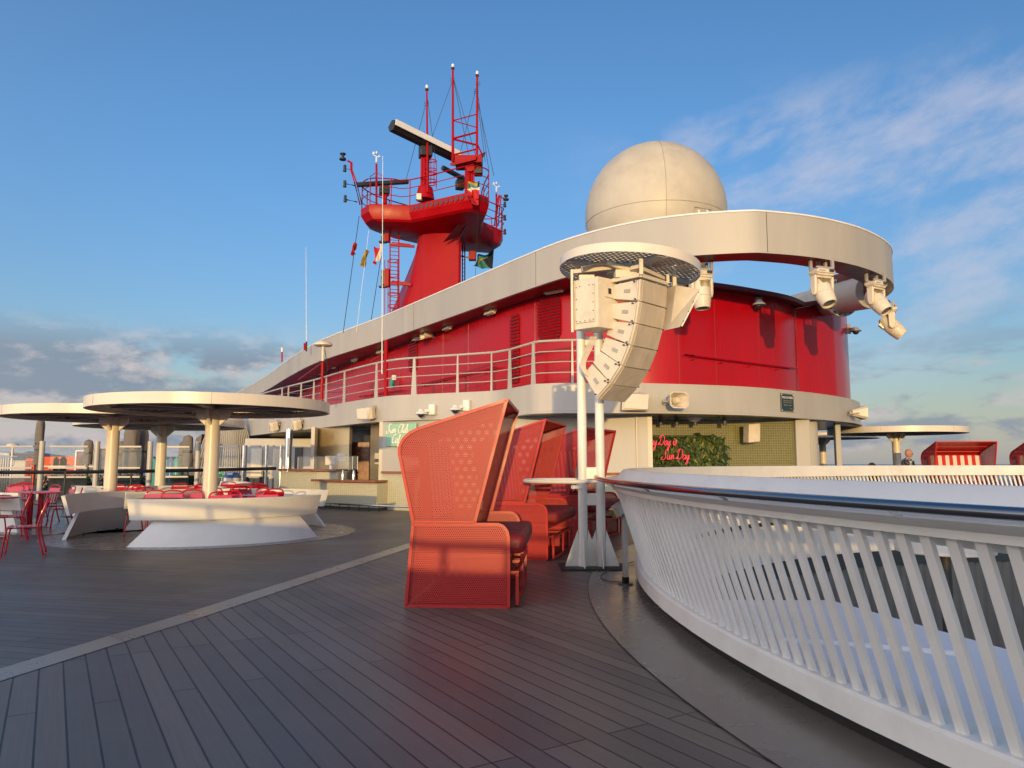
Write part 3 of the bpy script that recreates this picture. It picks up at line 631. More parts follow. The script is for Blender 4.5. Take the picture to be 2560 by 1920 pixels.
# script lettering drawn as bent tube strokes (x-height 1)
SCR = {
 'a': (1.15, [[(.85, .85), (.45, 1.0), (.1, .6), (.15, .1), (.5, .02), (.82, .5), (.9, .95), (.85, .3), (1.0, .02), (1.2, .25)]]),
 'b': (1.0, [[(0, .3), (.45, 1.6), (.3, 2.0), (.15, 1.2), (.15, .2), (.5, 0), (.8, .5), (.5, .9), (.2, .6)]]),
 'C': (1.5, [[(1.4, 1.7), (1.1, 2.1), (.5, 1.6), (.15, .7), (.5, .0), (1.1, .1), (1.5, .5)]]),
 'D': (1.9, [[(.5, 2.0), (.35, 1.0), (.1, .15), (-.3, .25), (.1, .5), (.7, .05), (1.5, .5), (1.7, 1.5), (1.1, 2.2), (.2, 2.0), (-.2, 1.5)]]),
 'e': (1.0, [[(0, .3), (.6, .6), (.6, .95), (.3, 1.0), (.1, .5), (.35, 0), (.95, .3)]]),
 'f': (.9, [[(0, .2), (.5, 1.5), (.4, 2.0), (.2, 1.2), (.1, -.8), (.4, -.4), (.35, .1), (.8, .3)]]),
 'i': (.6, [[(0, .3), (.3, 1.0), (.2, .2), (.4, 0), (.65, .3)], [(.4, 1.4), (.44, 1.52)]]),
 'l': (.6, [[(0, .3), (.5, 1.6), (.35, 2.0), (.15, 1.0), (.25, .1), (.6, .25)]]),
 'n': (1.2, [[(0, .4), (.2, 1.0), (.15, 0), (.5, .9), (.75, .9), (.75, .1), (1.2, .3)]]),
 'r': (.85, [[(0, .3), (.2, 1.05), (.55, .95), (.5, .2), (.7, .02), (.9, .3)]]),
 's': (.8, [[(0, .25), (.5, 1.1), (.65, .4), (.3, .0), (.05, .2)]]),
 'S': (1.6, [[(1.5, 1.7), (1.2, 2.2), (.7, 1.8), (.9, 1.1), (1.0, .4), (.4, -.1), (-.2, .2), (.1, .6)]]),
 'u': (1.2, [[(.05, .95), (.05, .2), (.35, .0), (.75, .7), (.8, .95), (.78, .15), (.95, 0), (1.2, .3)]]),
 'v': (1.0, [[(0, .9), (.2, 1.0), (.35, .1), (.75, .9), (1.0, .9)]]),
 'y': (1.15, [[(.05, .95), (.1, .3), (.4, .1), (.8, .95), (.7, -.2), (.3, -1.1), (.1, -.7), (.6, -.1), (1.15, .3)]]),
 'E': (1.5, [[(1.2, 1.9), (.7, 2.1), (.35, 1.7), (.8, 1.2), (.2, .8), (.1, .2), (.7, -.05), (1.4, .5)]]),
 'é': (1.0, [[(0, .3), (.6, .6), (.6, .95), (.3, 1.0), (.1, .5), (.35, 0), (.95, .3)], [(.4, 1.3), (.7, 1.6)]]), '-': (.6, [[(0, .5), (.5, .55)]]), ' ': (.7, [])}
def script(parent, txt, x0, z0, s, r, m, y=-.02, slant=.25, name='script_letter', squash=.8):
    x = x0
    for ch in txt:
        adv, strokes = SCR[ch]
        if strokes:
            b = MB()
            for st_ in strokes:
                b.tube(spline([(x+(px+pz*slant)*s*squash, y, z0+pz*s) for px, pz in st_], 5), r, n=6)
            b.build(name, m, parent)
        x += adv*s*squash
    return x
# neon sign
g0, g1 = V((*rx0, 0)), V((*rx1, 0)); gd = (g1-g0).normalized(); grz = math.atan2(gd.y, gd.x)
q = D(1640, 1110, 20.2); ns = thing('neon_sign', 'pink neon script sign glowing in front of the green plant wall', 'neon sign', (q.x, q.y, 1.45), grz)
script(ns, 'Every Day is', -.50, .40, .125, .006, M['neon'], y=-.36, squash=.62)
script(ns, 'Sun Day', .06, .02, .125, .006, M['neon'], y=-.36, squash=.68)
pass
# living wall
lw = thing('living_wall', 'bushy green artificial fern wall beside the olive mosaic', 'plant wall', (g0.x, g0.y, 0), grz)
MB().box((.9, -.03, 1.0), (2.1, .05, 2.3)).build('backing_panel', M['leafd'], lw)
for nm, mm, cnt, sd in (('fern_foliage', 'leafd', 2300, 1), ('fern_foliage', 'leafm', 2200, 2), ('fern_foliage', 'leafl', 700, 3)):
    rn = random.Random(sd); b = MB()
    for k in range(cnt):
        x = rn.uniform(-.05, 2.25); z = rn.uniform(.3, 2.12)
        if x > 2.0 and rn.random() < (x-2.0)*3: continue
        if nm and mm == 'leafl' and x < .5: continue
        c = V((x, rn.uniform(-.22, -.04), z)); ang = rn.gauss(-PI/2, .65); l = rn.uniform(.12, .3); d = V((math.cos(ang), -rn.uniform(.1, .7), math.sin(ang))).normalized()*l
        sd_ = d.cross(V((rn.gauss(0, .4), -1, rn.gauss(0, .4)))).normalized()*l*rn.uniform(.08, .16)
        mid = c+d*.5+V((0, -.03, .02)); b.poly([c, mid-sd_, c+d, mid+sd_])
    b.build(nm, M[mm], lw, smooth=0, normals=False)
p = D(1868, 1085, 20.35); t = thing('wall_speaker', 'white speaker on the olive mosaic wall right of the plants', 'loudspeaker', p, grz)
MB().prism([(-.15, -.05, -.25), (.2, -.05, -.25), (.24, -.3, -.22), (-.1, -.34, -.25)], (.0, -.06, .5)).build('cabinet', M['cream'], t, bevel=.02); MB().box((0, 0, 0), (.1, .12, .1)).build('mount', M['bracket'], t)
# mint cafe sign
cd = V((gw1[0]-gw0[0], gw1[1]-gw0[1], 0)).normalized(); crz = math.atan2(cd.y, cd.x)
q = D(1003, 1087, 21.45); sg = thing('cafe_sign', 'mint green sign with cream script lettering half hidden by the nearest booth', 'sign', q, crz)
MB().box((0, 0, 0), (1.12, .05, .68)).build('sign_board', M['mint'], sg, bevel=.03)
script(sg, 'Sun Club', -.52, .05, .125, .017, M['signw'], y=-.04, squash=.72); script(sg, 'Café', -.32, -.24, .125, .017, M['signw'], y=-.04, squash=.72)
# ================================================================= SPEAKER TOWER
TY = 9.95
tl, tr = G(1450, 1417, 0), G(1493, 1417, 0); tl = V((.95, TY, 0)); tr = V((1.19, TY, 0))
tow = thing('speaker_tower', 'white twin pole tower with flared feet and a tilted perforated disc on top', 'tower', (1.07, TY, 0), world=True)
dc = D(1573, 672, 9.75)
for q in (tl, tr):
    m_ = MB(); m_.cyl(q+V((0, 0, .02)), V((q.x, q.y, dc.z-.15)), .062, n=20); m_.build('pole', M['white'], tow)
    m_ = MB()
    for a in range(4):
        an = a*PI/2+PI/4*0; d = V((math.cos(an), math.sin(an), 0)); n = V((-d.y, d.x, 0))*.012
        m_.prism([q+d*.05+V((0, 0, .02))-n/2, q+d*.24+V((0, 0, .02))-n/2, q+d*.235+V((0, 0, .05))-n/2, q+d*.07+V((0, 0, .50))-n/2], n)
    m_.build('gusset_foot', M['white'], tow, smooth=0)
m_ = MB(); m_.box((1.07, TY, .012), (.86, .62, .02)); m_.build('base_plate', M['gapdark'], tow)
m_ = MB()
for z in (.90, 1.25): m_.box((1.07, TY, z), (.2, .06, .16))
m_.box((1.07, TY, 3.05), (.2, .05, .12)); m_.build('cross_tie', M['white'], tow, bevel=.01)
# hooped guard rail round the poles
m_ = MB(); pts = [V((1.07, TY, 1.15))+V((-.18+.62*math.cos(a)-.1, -.05+.55*math.sin(a), 0)) for a in [PI*.35+k*(PI*1.3)/20 for k in range(21)]]; m_.tube(pts, .026, n=8)
m_.tube([pts[0], V((1.0, TY+.03, 1.15))], .022); m_.tube([pts[-1], V((1.0, TY-.05, 1.15))], .022); m_.bar((.8, TY-.1, 1.07), (1.0, TY, 1.07), .05); m_.build('hoop_rail', M['white'], tow)
# tilted disc
tilt = Matrix.Translation(dc) @ Matrix.Rotation(R(5.0), 4, 'Y') @ Matrix.Rotation(R(-1), 4, 'X')
m_ = MB(); m_.T = tilt; rd = .945
m_.lathe([(rd-.012, -.06), (rd, -.06), (rd, .06), (rd-.012, .06)], n=64); rim = m_.build('disc_rim', M['canopy'], tow)
m_ = MB(); m_.cyl((0, 0, 0), (0, 0, .006), rd-.008, n=64); 
pd = m_.build('perforated_disc', M['pwhite'], tow)
m_ = MB(); m_.T = tilt
for a in (.3, PI/2+.3): m_.bar((-.9*math.cos(a), -.9*math.sin(a), -.04), (.9*math.cos(a), .9*math.sin(a), -.04), .1, .06)
m_.cyl((0, 0, -.12), (0, 0, .04), .3, n=24); m_.build('disc_frame', M['grey'], tow)
for o_ in (pd,):
    me = o_.data; inv = tilt
    for v in me.vertices: v.co = (inv @ v.co) if False else v.co
# shift perforated disc: rebuild in place through object transform
org = ORG[tow.name]
for v in pd.data.vertices: v.co = v.co+org           # back to local disc coordinates
pd.matrix_local = Matrix.Translation(-org) @ tilt
# pipes under the disc
m_ = MB(); m_.tube([D(1455, 671, 9.35), D(1515, 655, 9.4), D(1545, 667, 9.4), D(1600, 680, 9.4)], .035, n=10); m_.bar(D(1447, 662, 9.6), D(1540, 648, 9.8), .06); m_.build('conduit', M['cream'], tow)
# amplifier box
ab = thing('amplifier_box', 'cream metal cabinet with bolted side door hanging left of the line array', 'cabinet', (1.1, 9.4, 3.15), world=True)
A_ = D(1494, 690, 9.2); zb = D(1494, 817, 9.2).z; Lf = D(1433, 706, 9.45); Rt = D(1545, 700, 9.42)
base = [V((Lf.x, Lf.y, zb)), V((A_.x, A_.y, zb)), V((Rt.x, Rt.y, zb)), V((Lf.x+Rt.x-A_.x, Lf.y+Rt.y-A_.y, zb))]
MB().prism(base, (0, 0, A_.z-zb)).build('housing', M['cream'], ab, bevel=.008, smooth=.3)
def onface(P, Q, u, v, o): # point on vertical face between P,Q
    p = P.lerp(Q, u); n = V((Q.y-P.y, -(Q.x-P.x), 0)).normalized(); return V((p.x, p.y, zb+(A_.z-zb)*v))+n*o
B_, L_, R_ = base[1], base[0], base[2]
m_ = MB(); f4 = [onface(L_, B_, u, v, .004) for u, v in ((.12, .12), (.88, .12), (.88, .88), (.12, .88))]; nn = (onface(L_, B_, 0, 0, 1)-onface(L_, B_, 0, 0, 0)); m_.prism(f4, nn*.01); m_.build('access_door', M['cream'], ab, smooth=0, bevel=.004)
for k in range(14):
    u, v = [(.16, .16), (.3, .15), (.5, .15), (.7, .15), (.84, .16), (.84, .33), (.84, .5), (.84, .67), (.84, .84), (.68, .85), (.3, .85), (.16, .84), (.16, .6), (.16, .4)][k]
    p = onface(L_, B_, u, v, .014); MB().cyl(p, p+nn*.008, .007, n=6).build('bolt', M['dark'], ab)
n2 = (onface(B_, R_, 0, 0, 1)-onface(B_, R_, 0, 0, 0))
m_ = MB(); m_.prism([onface(B_, R_, u, v, .003) for u, v in ((.32, .62), (.78, .60), (.78, .84), (.32, .86))], n2*.015); sq = m_.build('switch_plate', M['cream'], ab, smooth=0)
m_ = MB(); m_.prism([onface(B_, R_, u, v, .019) for u, v in ((.46, .68), (.6, .68), (.6, .79), (.46, .79))], n2*.004); m_.build('switch_window', M['black'], ab, smooth=0)
m_ = MB(); m_.bar(V((L_.x-.02, L_.y-.03, zb-.03)), V((L_.x-.02, L_.y-.03, A_.z+.14)), .03); m_.bar(V((L_.x, L_.y, A_.z+.12)), D(1540, 668, 9.5), .05); m_.box(V((L_.x+.18, L_.y+.05, A_.z+.03)), (.2, .12, .1)); m_.build('hanger_frame', M['cream'], ab)
# cables looping down from the cabinet
cb = thing('cable_bundle', 'bundle of cream cables drooping from the cabinet along the left pole', 'cables', (1.0, 9.6, 2.5), world=True)
for k in range(6):
    o = k*.012; MB().tube(spline([D(1478+k*3, 838, 9.5), D(1465+k*3, 870, 9.55), D(1452+k*2.4, 905, 9.6), D(1457+k*2, 928, 9.62), D(1475+k*2, 945, 9.65)], 6), .006, n=6).build('cable', M['cream'], cb)
# line array
wv = V((.60, .62, 0)).normalized(); nv = V((wv.y, -wv.x, 0))      # nv: where the speakers point
P0 = D(1603, 697, 9.05); arr = thing('line_array', 'cream line array of six wedge speakers curving down under the perforated disc', 'speaker array', (P0.x, P0.y, 0), world=True)
WID = .62; cur = P0; ang = [R(a) for a in (6, 11, 19, 28, 40, 50)]; H_ = .285
px_targets = [(1603, 697), (1594, 755), (1583, 813), (1567, 871), (1548, 923), (1520, 971), (1487, 1011)]
for k in range(6):
    a = ang[k]; dn = V((0, 0, -1))*math.cos(a)-nv*math.sin(a); ff = nv*math.cos(a)-V((0, 0, 1))*math.sin(a)
    t0, t1 = cur, cur+dn*H_; dep = .42
    bk = lambda p, s: p-ff*dep+dn*(s*.05)
    m_ = MB(); m_.prism([t0+ff*-.01, t1+ff*-.01+dn*-.006, bk(t1, -1), bk(t0, 1)], wv*WID); mod = m_.build('speaker_module', M['cream'], arr, bevel=.008, smooth=.3)
    m_ = MB(); m_.prism([t0+wv*.035+dn*.008, t1+wv*.035-dn*.008, t1-dn*.008+ff*.012+wv*.035, t0+dn*.008+ff*.012+wv*.035], wv*(WID-.07)); m_.build('front_grille', M['grille'], mod, smooth=0)
    mid = (t0+t1)/2-ff*.2; m_ = MB(); m_.prism([mid-wv*.004-ff*.045-dn*.022, mid-wv*.004+ff*.045-dn*.022, mid-wv*.004+ff*.045+dn*.022, mid-wv*.004-ff*.045+dn*.022], wv*-.006); m_.build('hand_slot', M['bracket'], mod, smooth=0)
    m_ = MB(); pa = t0-wv*.006-ff*.03+dn*.02; pb = t1-wv*.006-ff*.03-dn*.02; m_.bar(pa, pb, .012, .05, up=wv); m_.build('rigging_plate', M['canopy'], mod, smooth=0)
    for q in (t0-ff*.04+dn*.012, t0-ff*.09+dn*.03, t1-ff*.06-dn*.03): MB().cyl(q-wv*.008, q-wv*.03, .011, n=8).build('rigging_pin', M['dark'], mod)
    for q in (t0-ff*.02, ): MB().cyl(q+wv*(WID+.0), q+wv*(WID+.03), .011, n=8).build('rigging_pin', M['dark'], mod)
    cur = t1
m_ = MB(); tp = P0+V((0, 0, .05)); m_.bar(tp-nv*.02, tp-nv*.02+wv*WID, .05, .05); m_.bar(tp-nv*.45, tp-nv*.02, .05); m_.bar(tp-nv*.45+wv*WID, tp-nv*.02+wv*WID, .05); m_.bar(tp, tp+V((0, 0, .22)), .05); m_.bar(tp+wv*WID, tp+wv*WID+V((0, 0, .12)), .04); m_.box(tp-nv*.3+wv*.1+V((0, 0, .07)), (.3, .2, .1)); m_.bar(tp-nv*.1+V((0, 0, .12)), tp-nv*.1+wv*WID+V((0, 0, .08)), .12, .05); m_.build('flying_frame', M['cream'], arr, bevel=.004)
# second cabinet pointing right
sc2 = thing('side_fill_speaker', 'cream wedge shaped speaker cabinet hanging right of the line array', 'loudspeaker', (2.2, 9.5, 3.15), world=True)
q = [D(1690, 712, 9.55), D(1750, 722, 9.3), D(1700, 818, 9.3), D(1678, 806, 9.55)]
MB().prism(q, V((-.16, .42, .02))).build('cabinet', M['cream'], sc2, bevel=.01, smooth=.3)
m_ = MB(); m_.bar(q[1].lerp(q[2], .02)+V((.012, -.01, 0)), q[1].lerp(q[2], .98)+V((.012, -.01, 0)), .03, .02); m_.build('edge_strip', M['canopy'], sc2)
for s_ in (.1, .35, .6, .85):
    p = q[1].lerp(q[2], s_)+V((.0, -.01, 0)); MB().cyl(p, p+V((0, -.02, 0)), .008, n=6).build('bolt', M['dark'], sc2)
MB().bar(q[0]+V((0, .1, 0)), q[0]+V((0, .1, .3)), .05).build('hanger', M['cream'], sc2)
# ================================================================= MOVING HEAD LIGHTS
def moving(px, py, z, rz, pitch, label, hang=.0, s=1.0, below=None):
    p = below or G(px, py, z); t = thing('moving_head_light', label, 'stage light', p, rz, 'stage lights hanging under the roof ring'); t.scale = (s, s, s)
    m_ = MB()
    for x in (-.24, .24): m_.box((x, .12, -.11), (.07, .07, .24)); m_.box((x, -.12, -.11), (.07, .07, .24)) if x > 0 else None
    m_.box((0, .12, -.22), (.56, .05, .05)); m_.box((0, -.12, -.22), (.56, .05, .05)); m_.build('hanging_bracket', M['bracket'], t, bevel=.006)
    b_ = MB().prism([(-.29, -.17, -.36), (.29, -.17, -.36), (.29, -.17, -.29), (.24, -.17, -.25), (-.24, -.17, -.25), (-.29, -.17, -.29)], (0, .34, 0)).prism([(-.24, -.14, -.42), (.24, -.14, -.42), (.3, -.14, -.361), (-.3, -.14, -.361)], (0, .28, 0)).build('base_box', M['cream'], t, bevel=.015)
    MB().box((.16, -.18, -.3), (.15, .015, .075)).build('display', M['lens'], b_); MB().box((-.14, -.175, -.31), (.2, .01, .02)).build('handle_slot', M['bracket'], b_)
    m_ = MB()
    for x in (-.27, .27):
        m_.prism([(x-.04, -.1, -.42), (x-.04, .1, -.42), (x-.04, .09, -.85), (x-.04, .04, -.93), (x-.04, -.04, -.93), (x-.04, -.09, -.85)], (.08, 0, 0))
    m_.prism([(-.24, -.1, -.42), (.24, -.1, -.42), (.24, -.1, -.48), (-.24, -.1, -.48)], (0, .2, 0)); yk = m_.build('yoke', M['cream'], t, bevel=.03)
    Mx = Matrix.Translation((0, 0, -.80)) @ Matrix.Rotation(pitch, 4, 'X')
    m_ = MB(); m_.T = Mx; m_.lathe([(0, .36), (.14, .35), (.21, .25), (.235, .06), (.235, -.12), (.21, -.15)], n=24); hd = m_.build('lamp_head', M['cream'], t)
    m_ = MB(); m_.T = Mx; m_.lathe([(.225, -.14), (.235, -.16), (.20, -.40), (.185, -.44), (.16, -.44), (.15, -.38)], n=24); m_.build('lens_hood', M['cream'], hd)
    m_ = MB(); m_.T = Mx; m_.lathe([(0, -.39), (.152, -.39)], n=20); m_.build('lens', M['lens'], hd)
    for sg_ in (-1, 1):
        m_ = MB(); m_.T = Mx; m_.box((0, sg_*.18, .17), (.24, .03, .18))
        for k in range(9): m_.box((-.11+k*.0275, sg_*.21, .17), (.010, .05, .17))
        m_.build('cooling_fins', M['gold'], hd)
    m_ = MB()
    for k in range(3): m_.tube(spline([(-.1+.05*k, .1, .02), (-.16+.06*k, .0, -.1), (-.05+.03*k, .1, -.24)], 5), .01, n=5)
    m_.build('cable', M['dark'], t)
moving(1751, 655, ZR-.01, .25, R(-6), 'stage light pointing straight down beside the perforated disc', s=.87)
moving(2053, 651, ZR-.01, .35, R(-28), 'stage light tilted forward, middle one under the open ring', s=.87)
l3 = G(2188, 684, ZR-.01); moving(0, 0, 0, .55, R(-38), 'stage light tilted down left near the right end of the ring', below=l3, s=.84)
l4 = D(2224, 750, 20.4); moving(0, 0, 0, 1.2, R(-42), 'rearmost stage light at the far right end of the ring', below=l4, s=.92)
# ================================================================= RADOME
rc_ = D(1638, 541, 24.5); rr_ = 2.40; rdm = thing('radome', 'large weathered cream satellite dome standing above the roof band', 'radome', (rc_.x, rc_.y, 5.55), world=True)
MB().sphere(rc_, rr_, 64, sz=1.04).build('dome_shell', M['radome'], rdm, smooth=1)
MB().cyl((rc_.x, rc_.y, 5.55), (rc_.x, rc_.y, rc_.z-rr_*.9), 1.1, n=32).build('pedestal', M['grey'], rdm)
m_ = MB(); seamd = V((-.05, -1, 0)).normalized()
pts = [rc_+V((seamd.x*math.cos(a), seamd.y*math.cos(a), 0))*(rr_+.002)+V((0, 0, math.sin(a)*(rr_*1.04+.002))) for a in [R(-60)+k*R(150)/40 for k in range(41)]]
m_.tube(pts, .008, n=5); m_.build('vertical_seam', M['bracket'], rdm)
m_ = MB(); zz = -.12*rr_; r2 = math.sqrt(rr_**2-(zz/1.04)**2)+.002; m_.tube([rc_+V((r2*math.cos(a), r2*math.sin(a), zz)) for a in [2*PI*k/72 for k in range(72)]], .008, n=5, closed=True); m_.build('horizontal_seam', M['bracket'], rdm)
def dpt(px, py, o=.01):
    d = ray(px, py).normalized(); oc = V((0, 0, EYE))-rc_; b = oc.dot(d); c = oc.dot(oc)-(rr_*1.01)**2; t = -b-math.sqrt(max(0, b*b-c)); return V((0, 0, EYE))+d*(t-o)
m_ = MB(); hp = [dpt(1733, 540), dpt(1737, 517), dpt(1778, 524), dpt(1777, 545)]
m_.tube([hp[0], hp[1], hp[2], hp[3]], .012, n=5); ht = m_.build('hatch_frame', M['bracket'], rdm)
for x in (1747, 1768): MB().box(dpt(x, 530, .03), (.05, .05, .12)).build('latch', M['white'], ht)
# ================================================================= HOODED BEACH BOOTHS
BW = 1.72
def make_booth(label, seen_front=False):
    t = thing('hooded_booth', label, 'hooded booth seat', (0, 0, 0), 0, 'red perforated booth seats')
    # local axes: +X is the front of the seat, +Y along the seat; origin at the near rear foot
    low = [(0, 0), (1.0, 0), (1.0, .66), (.985, .72), (.95, .765), (.9, .785), (.06, .785)]
    up = [(.06, .805), (.67, .805), (.98, 2.0), (.10, 1.72), (.02, 1.68), (-.05, 1.62), (-.085, 1.55), (-.09, 1.48)]
    for y, nm in ((0, 'side_panel'), (BW, 'side_panel')):
        for poly_, nn_ in ((low, nm), (up, 'hood_side')):
            pts = [V((x, y, z+.01)) for x, z in poly_]; m_ = MB()
            c = sum(pts, V())/len(pts); m_.poly(pts); sp_ = m_.build(nn_, M['pred_xz'], t, smooth=0)
            fr = MB(); n = len(pts)
            for i in range(n):
                fr.bar(pts[i], pts[(i+1) % n], .030, .034, up=(0, 1, 0)); 
            fr.build('panel_frame', M['bred'], sp_, smooth=.5)
            ln = MB()
            ins = [p+(c-p)*(.05 if nn_ == 'side_panel' else .045) for p in pts]
            for i in range(n): ln.bar(ins[i]+V((0, -.004 if y == 0 else .004, 0)), ins[(i+1) % n]+V((0, -.004 if y == 0 else .004, 0)), .004, .004)
            ln.build('inner_line', M['redd'], sp_, smooth=0)
    def strip_(a, b, m_, nm, thick=False, par=t):
        mb = MB(); mb.poly([(a[0], 0, a[1]), (b[0], 0, b[1]), (b[0], BW, b[1]), (a[0], BW, a[1])]); return mb.build(nm, m_, par, smooth=0)
    bk = strip_((-.09, 1.48), (.06, .815), M['pred_yz'], 'hood_back'); strip_((.06, .79), (.0, .02), M['pred_yz'], 'seat_back')
    mb = MB()
    for a, b in (((-.09, 1.49), (-.05, 1.63)), ((-.05, 1.63), (.10, 1.73))): mb.poly([(a[0], 0, a[1]), (b[0], 0, b[1]), (b[0], BW, b[1]), (a[0], BW, a[1])])
    mb.build('hood_corner', M['bred'], t, smooth=0)
    strip_((.10, 1.73), (.98, 2.01), M['bred'], 'hood_roof')
    mb = MB()
    for x, z in ((.98, 2.01), (.10, 1.73), (-.09, 1.48), (.06, .80), (.67, .81)):
        if x == .67: continue
        mb.bar((x, 0, z), (x, BW, z), .034, .034)
    mb.bar((.535, 0, 1.865+.01), (.535, BW, 1.875), .02, .03); mb.build('cross_tube', M['bred'], t, smooth=.5)
    # striped inner back cushion and the padded seat
    MB().prism([(.14, .08, .82), (.08, .08, 1.55), (.16, .08, 1.62), (.24, .08, .82)], (0, BW-.16, 0)).build('striped_back_cushion', M['stripe'], t, bevel=.03)
    MB().box((.16, BW/2, .62), (.16, BW-.12, .36), (0, -.12, 0)).build('back_cushion', M['cush'], t, bevel=.05)
    MB().box((.66, BW/2, .60), (1.0, BW-.10, .19)).build('seat_cushion', M['cush'], t, bevel=.06)
    mb = MB(); mb.box((.55, BW/2, .49), (.9, BW-.06, .03)); mb.bar((.98, .05, .46), (.98, BW-.05, .46), .04); mb.build('seat_base', M['bred'], t)
    # pull-out footrest frame
    mb = MB()
    for y in (.06, BW*.5, BW-.06): mb.bar((1.08, y, .02), (1.08, y, .33), .03); mb.bar((1.08, y, .33), (.5, y, .33), .03)
    mb.bar((1.08, .06, .33), (1.08, BW-.06, .33), .03); mb.bar((1.08, .06, .03), (1.08, BW-.06, .03), .03); mb.build('footrest_frame', M['bred'], t, smooth=0)
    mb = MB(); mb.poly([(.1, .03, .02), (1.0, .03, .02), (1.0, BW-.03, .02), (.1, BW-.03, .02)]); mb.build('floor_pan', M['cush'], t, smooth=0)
    return t
bo = make_booth('nearest red perforated booth seat, its hooded side panel full in view')
p = G(1015, 1517, 0); bo.location = (p.x, p.y-.0, 0); bo.rotation_euler = (0, 0, R(-4))
q = G(1368, 1402, 0); r_ = R(-14); dup(bo, (q.x-1.0*math.cos(r_), q.y-1.0*math.sin(r_), 0), r_, 'second red booth seat, between the nearest booth and the white tower poles')
q = V((1.30, 13.1, 0)); r_ = R(-27); dup(bo, (q.x-1.0*math.cos(r_), q.y-1.0*math.sin(r_), 0), r_, 'third red booth seat, seen behind the white tower poles')
q = V((12.9, 23.1, 0)); dup(bo, (12.95, 23.2, 0), R(-96), 'red booth with striped back cushion facing the camera beyond the far balustrade')
dup(bo, (15.95, 23.5, 0), R(-100), 'red booth cut off by the right edge of the picture beyond the far balustrade')
# small deck spotlight
sp = G(1564, 1462, 0); t = thing('deck_spotlight', 'small steel spotlight on a short post beside the white tower', 'spotlight', sp, R(20))
MB().box((0, 0, .42), (.055, .055, .8)).build('post', M['bracket'], t, bevel=.006); MB().cyl((0, 0, .006), (0, 0, .02), .085, n=24).build('base_disc', M['dark'], t); MB().box((0, 0, .05), (.06, .06, .08)).build('joint', M['black'], t)
MB().box((-.06, -.01, .87), (.15, .13, .12), (0, -.5, 0)).build('lamp_head', M['bracket'], t, bevel=.01); MB().box((-.14, -.01, .82), (.04, .11, .1), (0, -.5, 0)).build('lamp_face', M['steelw'], t)
MB().bar((.04, -.01, .9), (.12, -.01, .84), .14, .01).build('visor', M['bracket'], t)
m_ = MB(); m_.tube(spline([(0, .05, .02), (-.1, .3, .012), (.05, .7, .012), (.5, 1.2, .012), (.95, 1.5, .03)], 6), .007, n=5); m_.build('power_cable', M['dark'], t)
# ================================================================= ROUND CANOPIES AND BENCHES
def make_canopy(c, label, bench=(), full=True, r=2.27, z0=2.40, z1=2.60):
    t = thing('round_canopy', label, 'canopy', (*c, 0), 0, 'white round canopies')
    MB().lathe([(r-.04, z0+.0), (r, z0), (r, z1), (r-.06, z1+.01), (r-.5, z1+.015), (r-.5, z1), (r-.04, z1-.02), (r-.04, z0)], n=96).build('rim', M['canopy'], t, smooth=.5)
    MB().lathe([(r-.06, z0+.03), (r-.42, z0+.05), (r-.42, z0+.07), (r-.06, z0+.07)], n=72).build('inner_ring', M['tread'], t)
    MB().lathe([(0, z1-.06), (r-.1, z1-.06)], n=64).build('fabric_infill', M['taupe'], t)
    m_ = MB()
    for k in range(8):
        a = 2*PI*k/8+.2; d = V((math.cos(a), math.sin(a), 0)); m_.bar(d*.15+V((0, 0, z0+.08)), d*(r-.1)+V((0, 0, z0+.08)), .16, .07)
    m_.build('radial_beam', M['tread'], t)
    m_ = MB()
    for k in range(60):
        a = 2*PI*k/60; d = V((math.cos(a), math.sin(a), 0)); m_.bar(d*(r-.4)+V((0, 0, z0+.06)), d*(r-.62)+V((0, 0, z1-.07)), .012)
    m_.build('lacing', M['trim'], t)
    for k in range(6):
        a = 2*PI*k/6-1.2; d = V((math.cos(a), math.sin(a), 0)); MB().bar(d*(r+.0008)+V((0, 0, z0+.004)), d*(r+.0008)+V((0, 0, z1-.004)), .008, .004).build('rim_joint', M['bracket'], t, smooth=0)
    MB().lathe([(.14, 0), (.14, z0+.05)], n=32).build('column', M['canopy'], t)
    MB().lathe([(.14, .0), (.22, .0), (.22, .03), (.15, .03)], n=28).build('base_flange', M['canopy'], t)
    m_ = MB()
    for k in range(4):
        a = PI/2*k+.05; d = V((math.cos(a), math.sin(a), 0)); n = V((-d.y, d.x, 0))*.05
        m_.prism([d*.12+V((0, 0, z0-.27))-n/2, d*.14+V((0, 0, z0-.27))-n/2, d*.33+V((0, 0, z0-.10))-n/2, d*.33+V((0, 0, z0+.04))-n/2, d*.12+V((0, 0, z0+.04))-n/2], n)
    m_.build('column_bracket', M['canopy'], t)
    return t
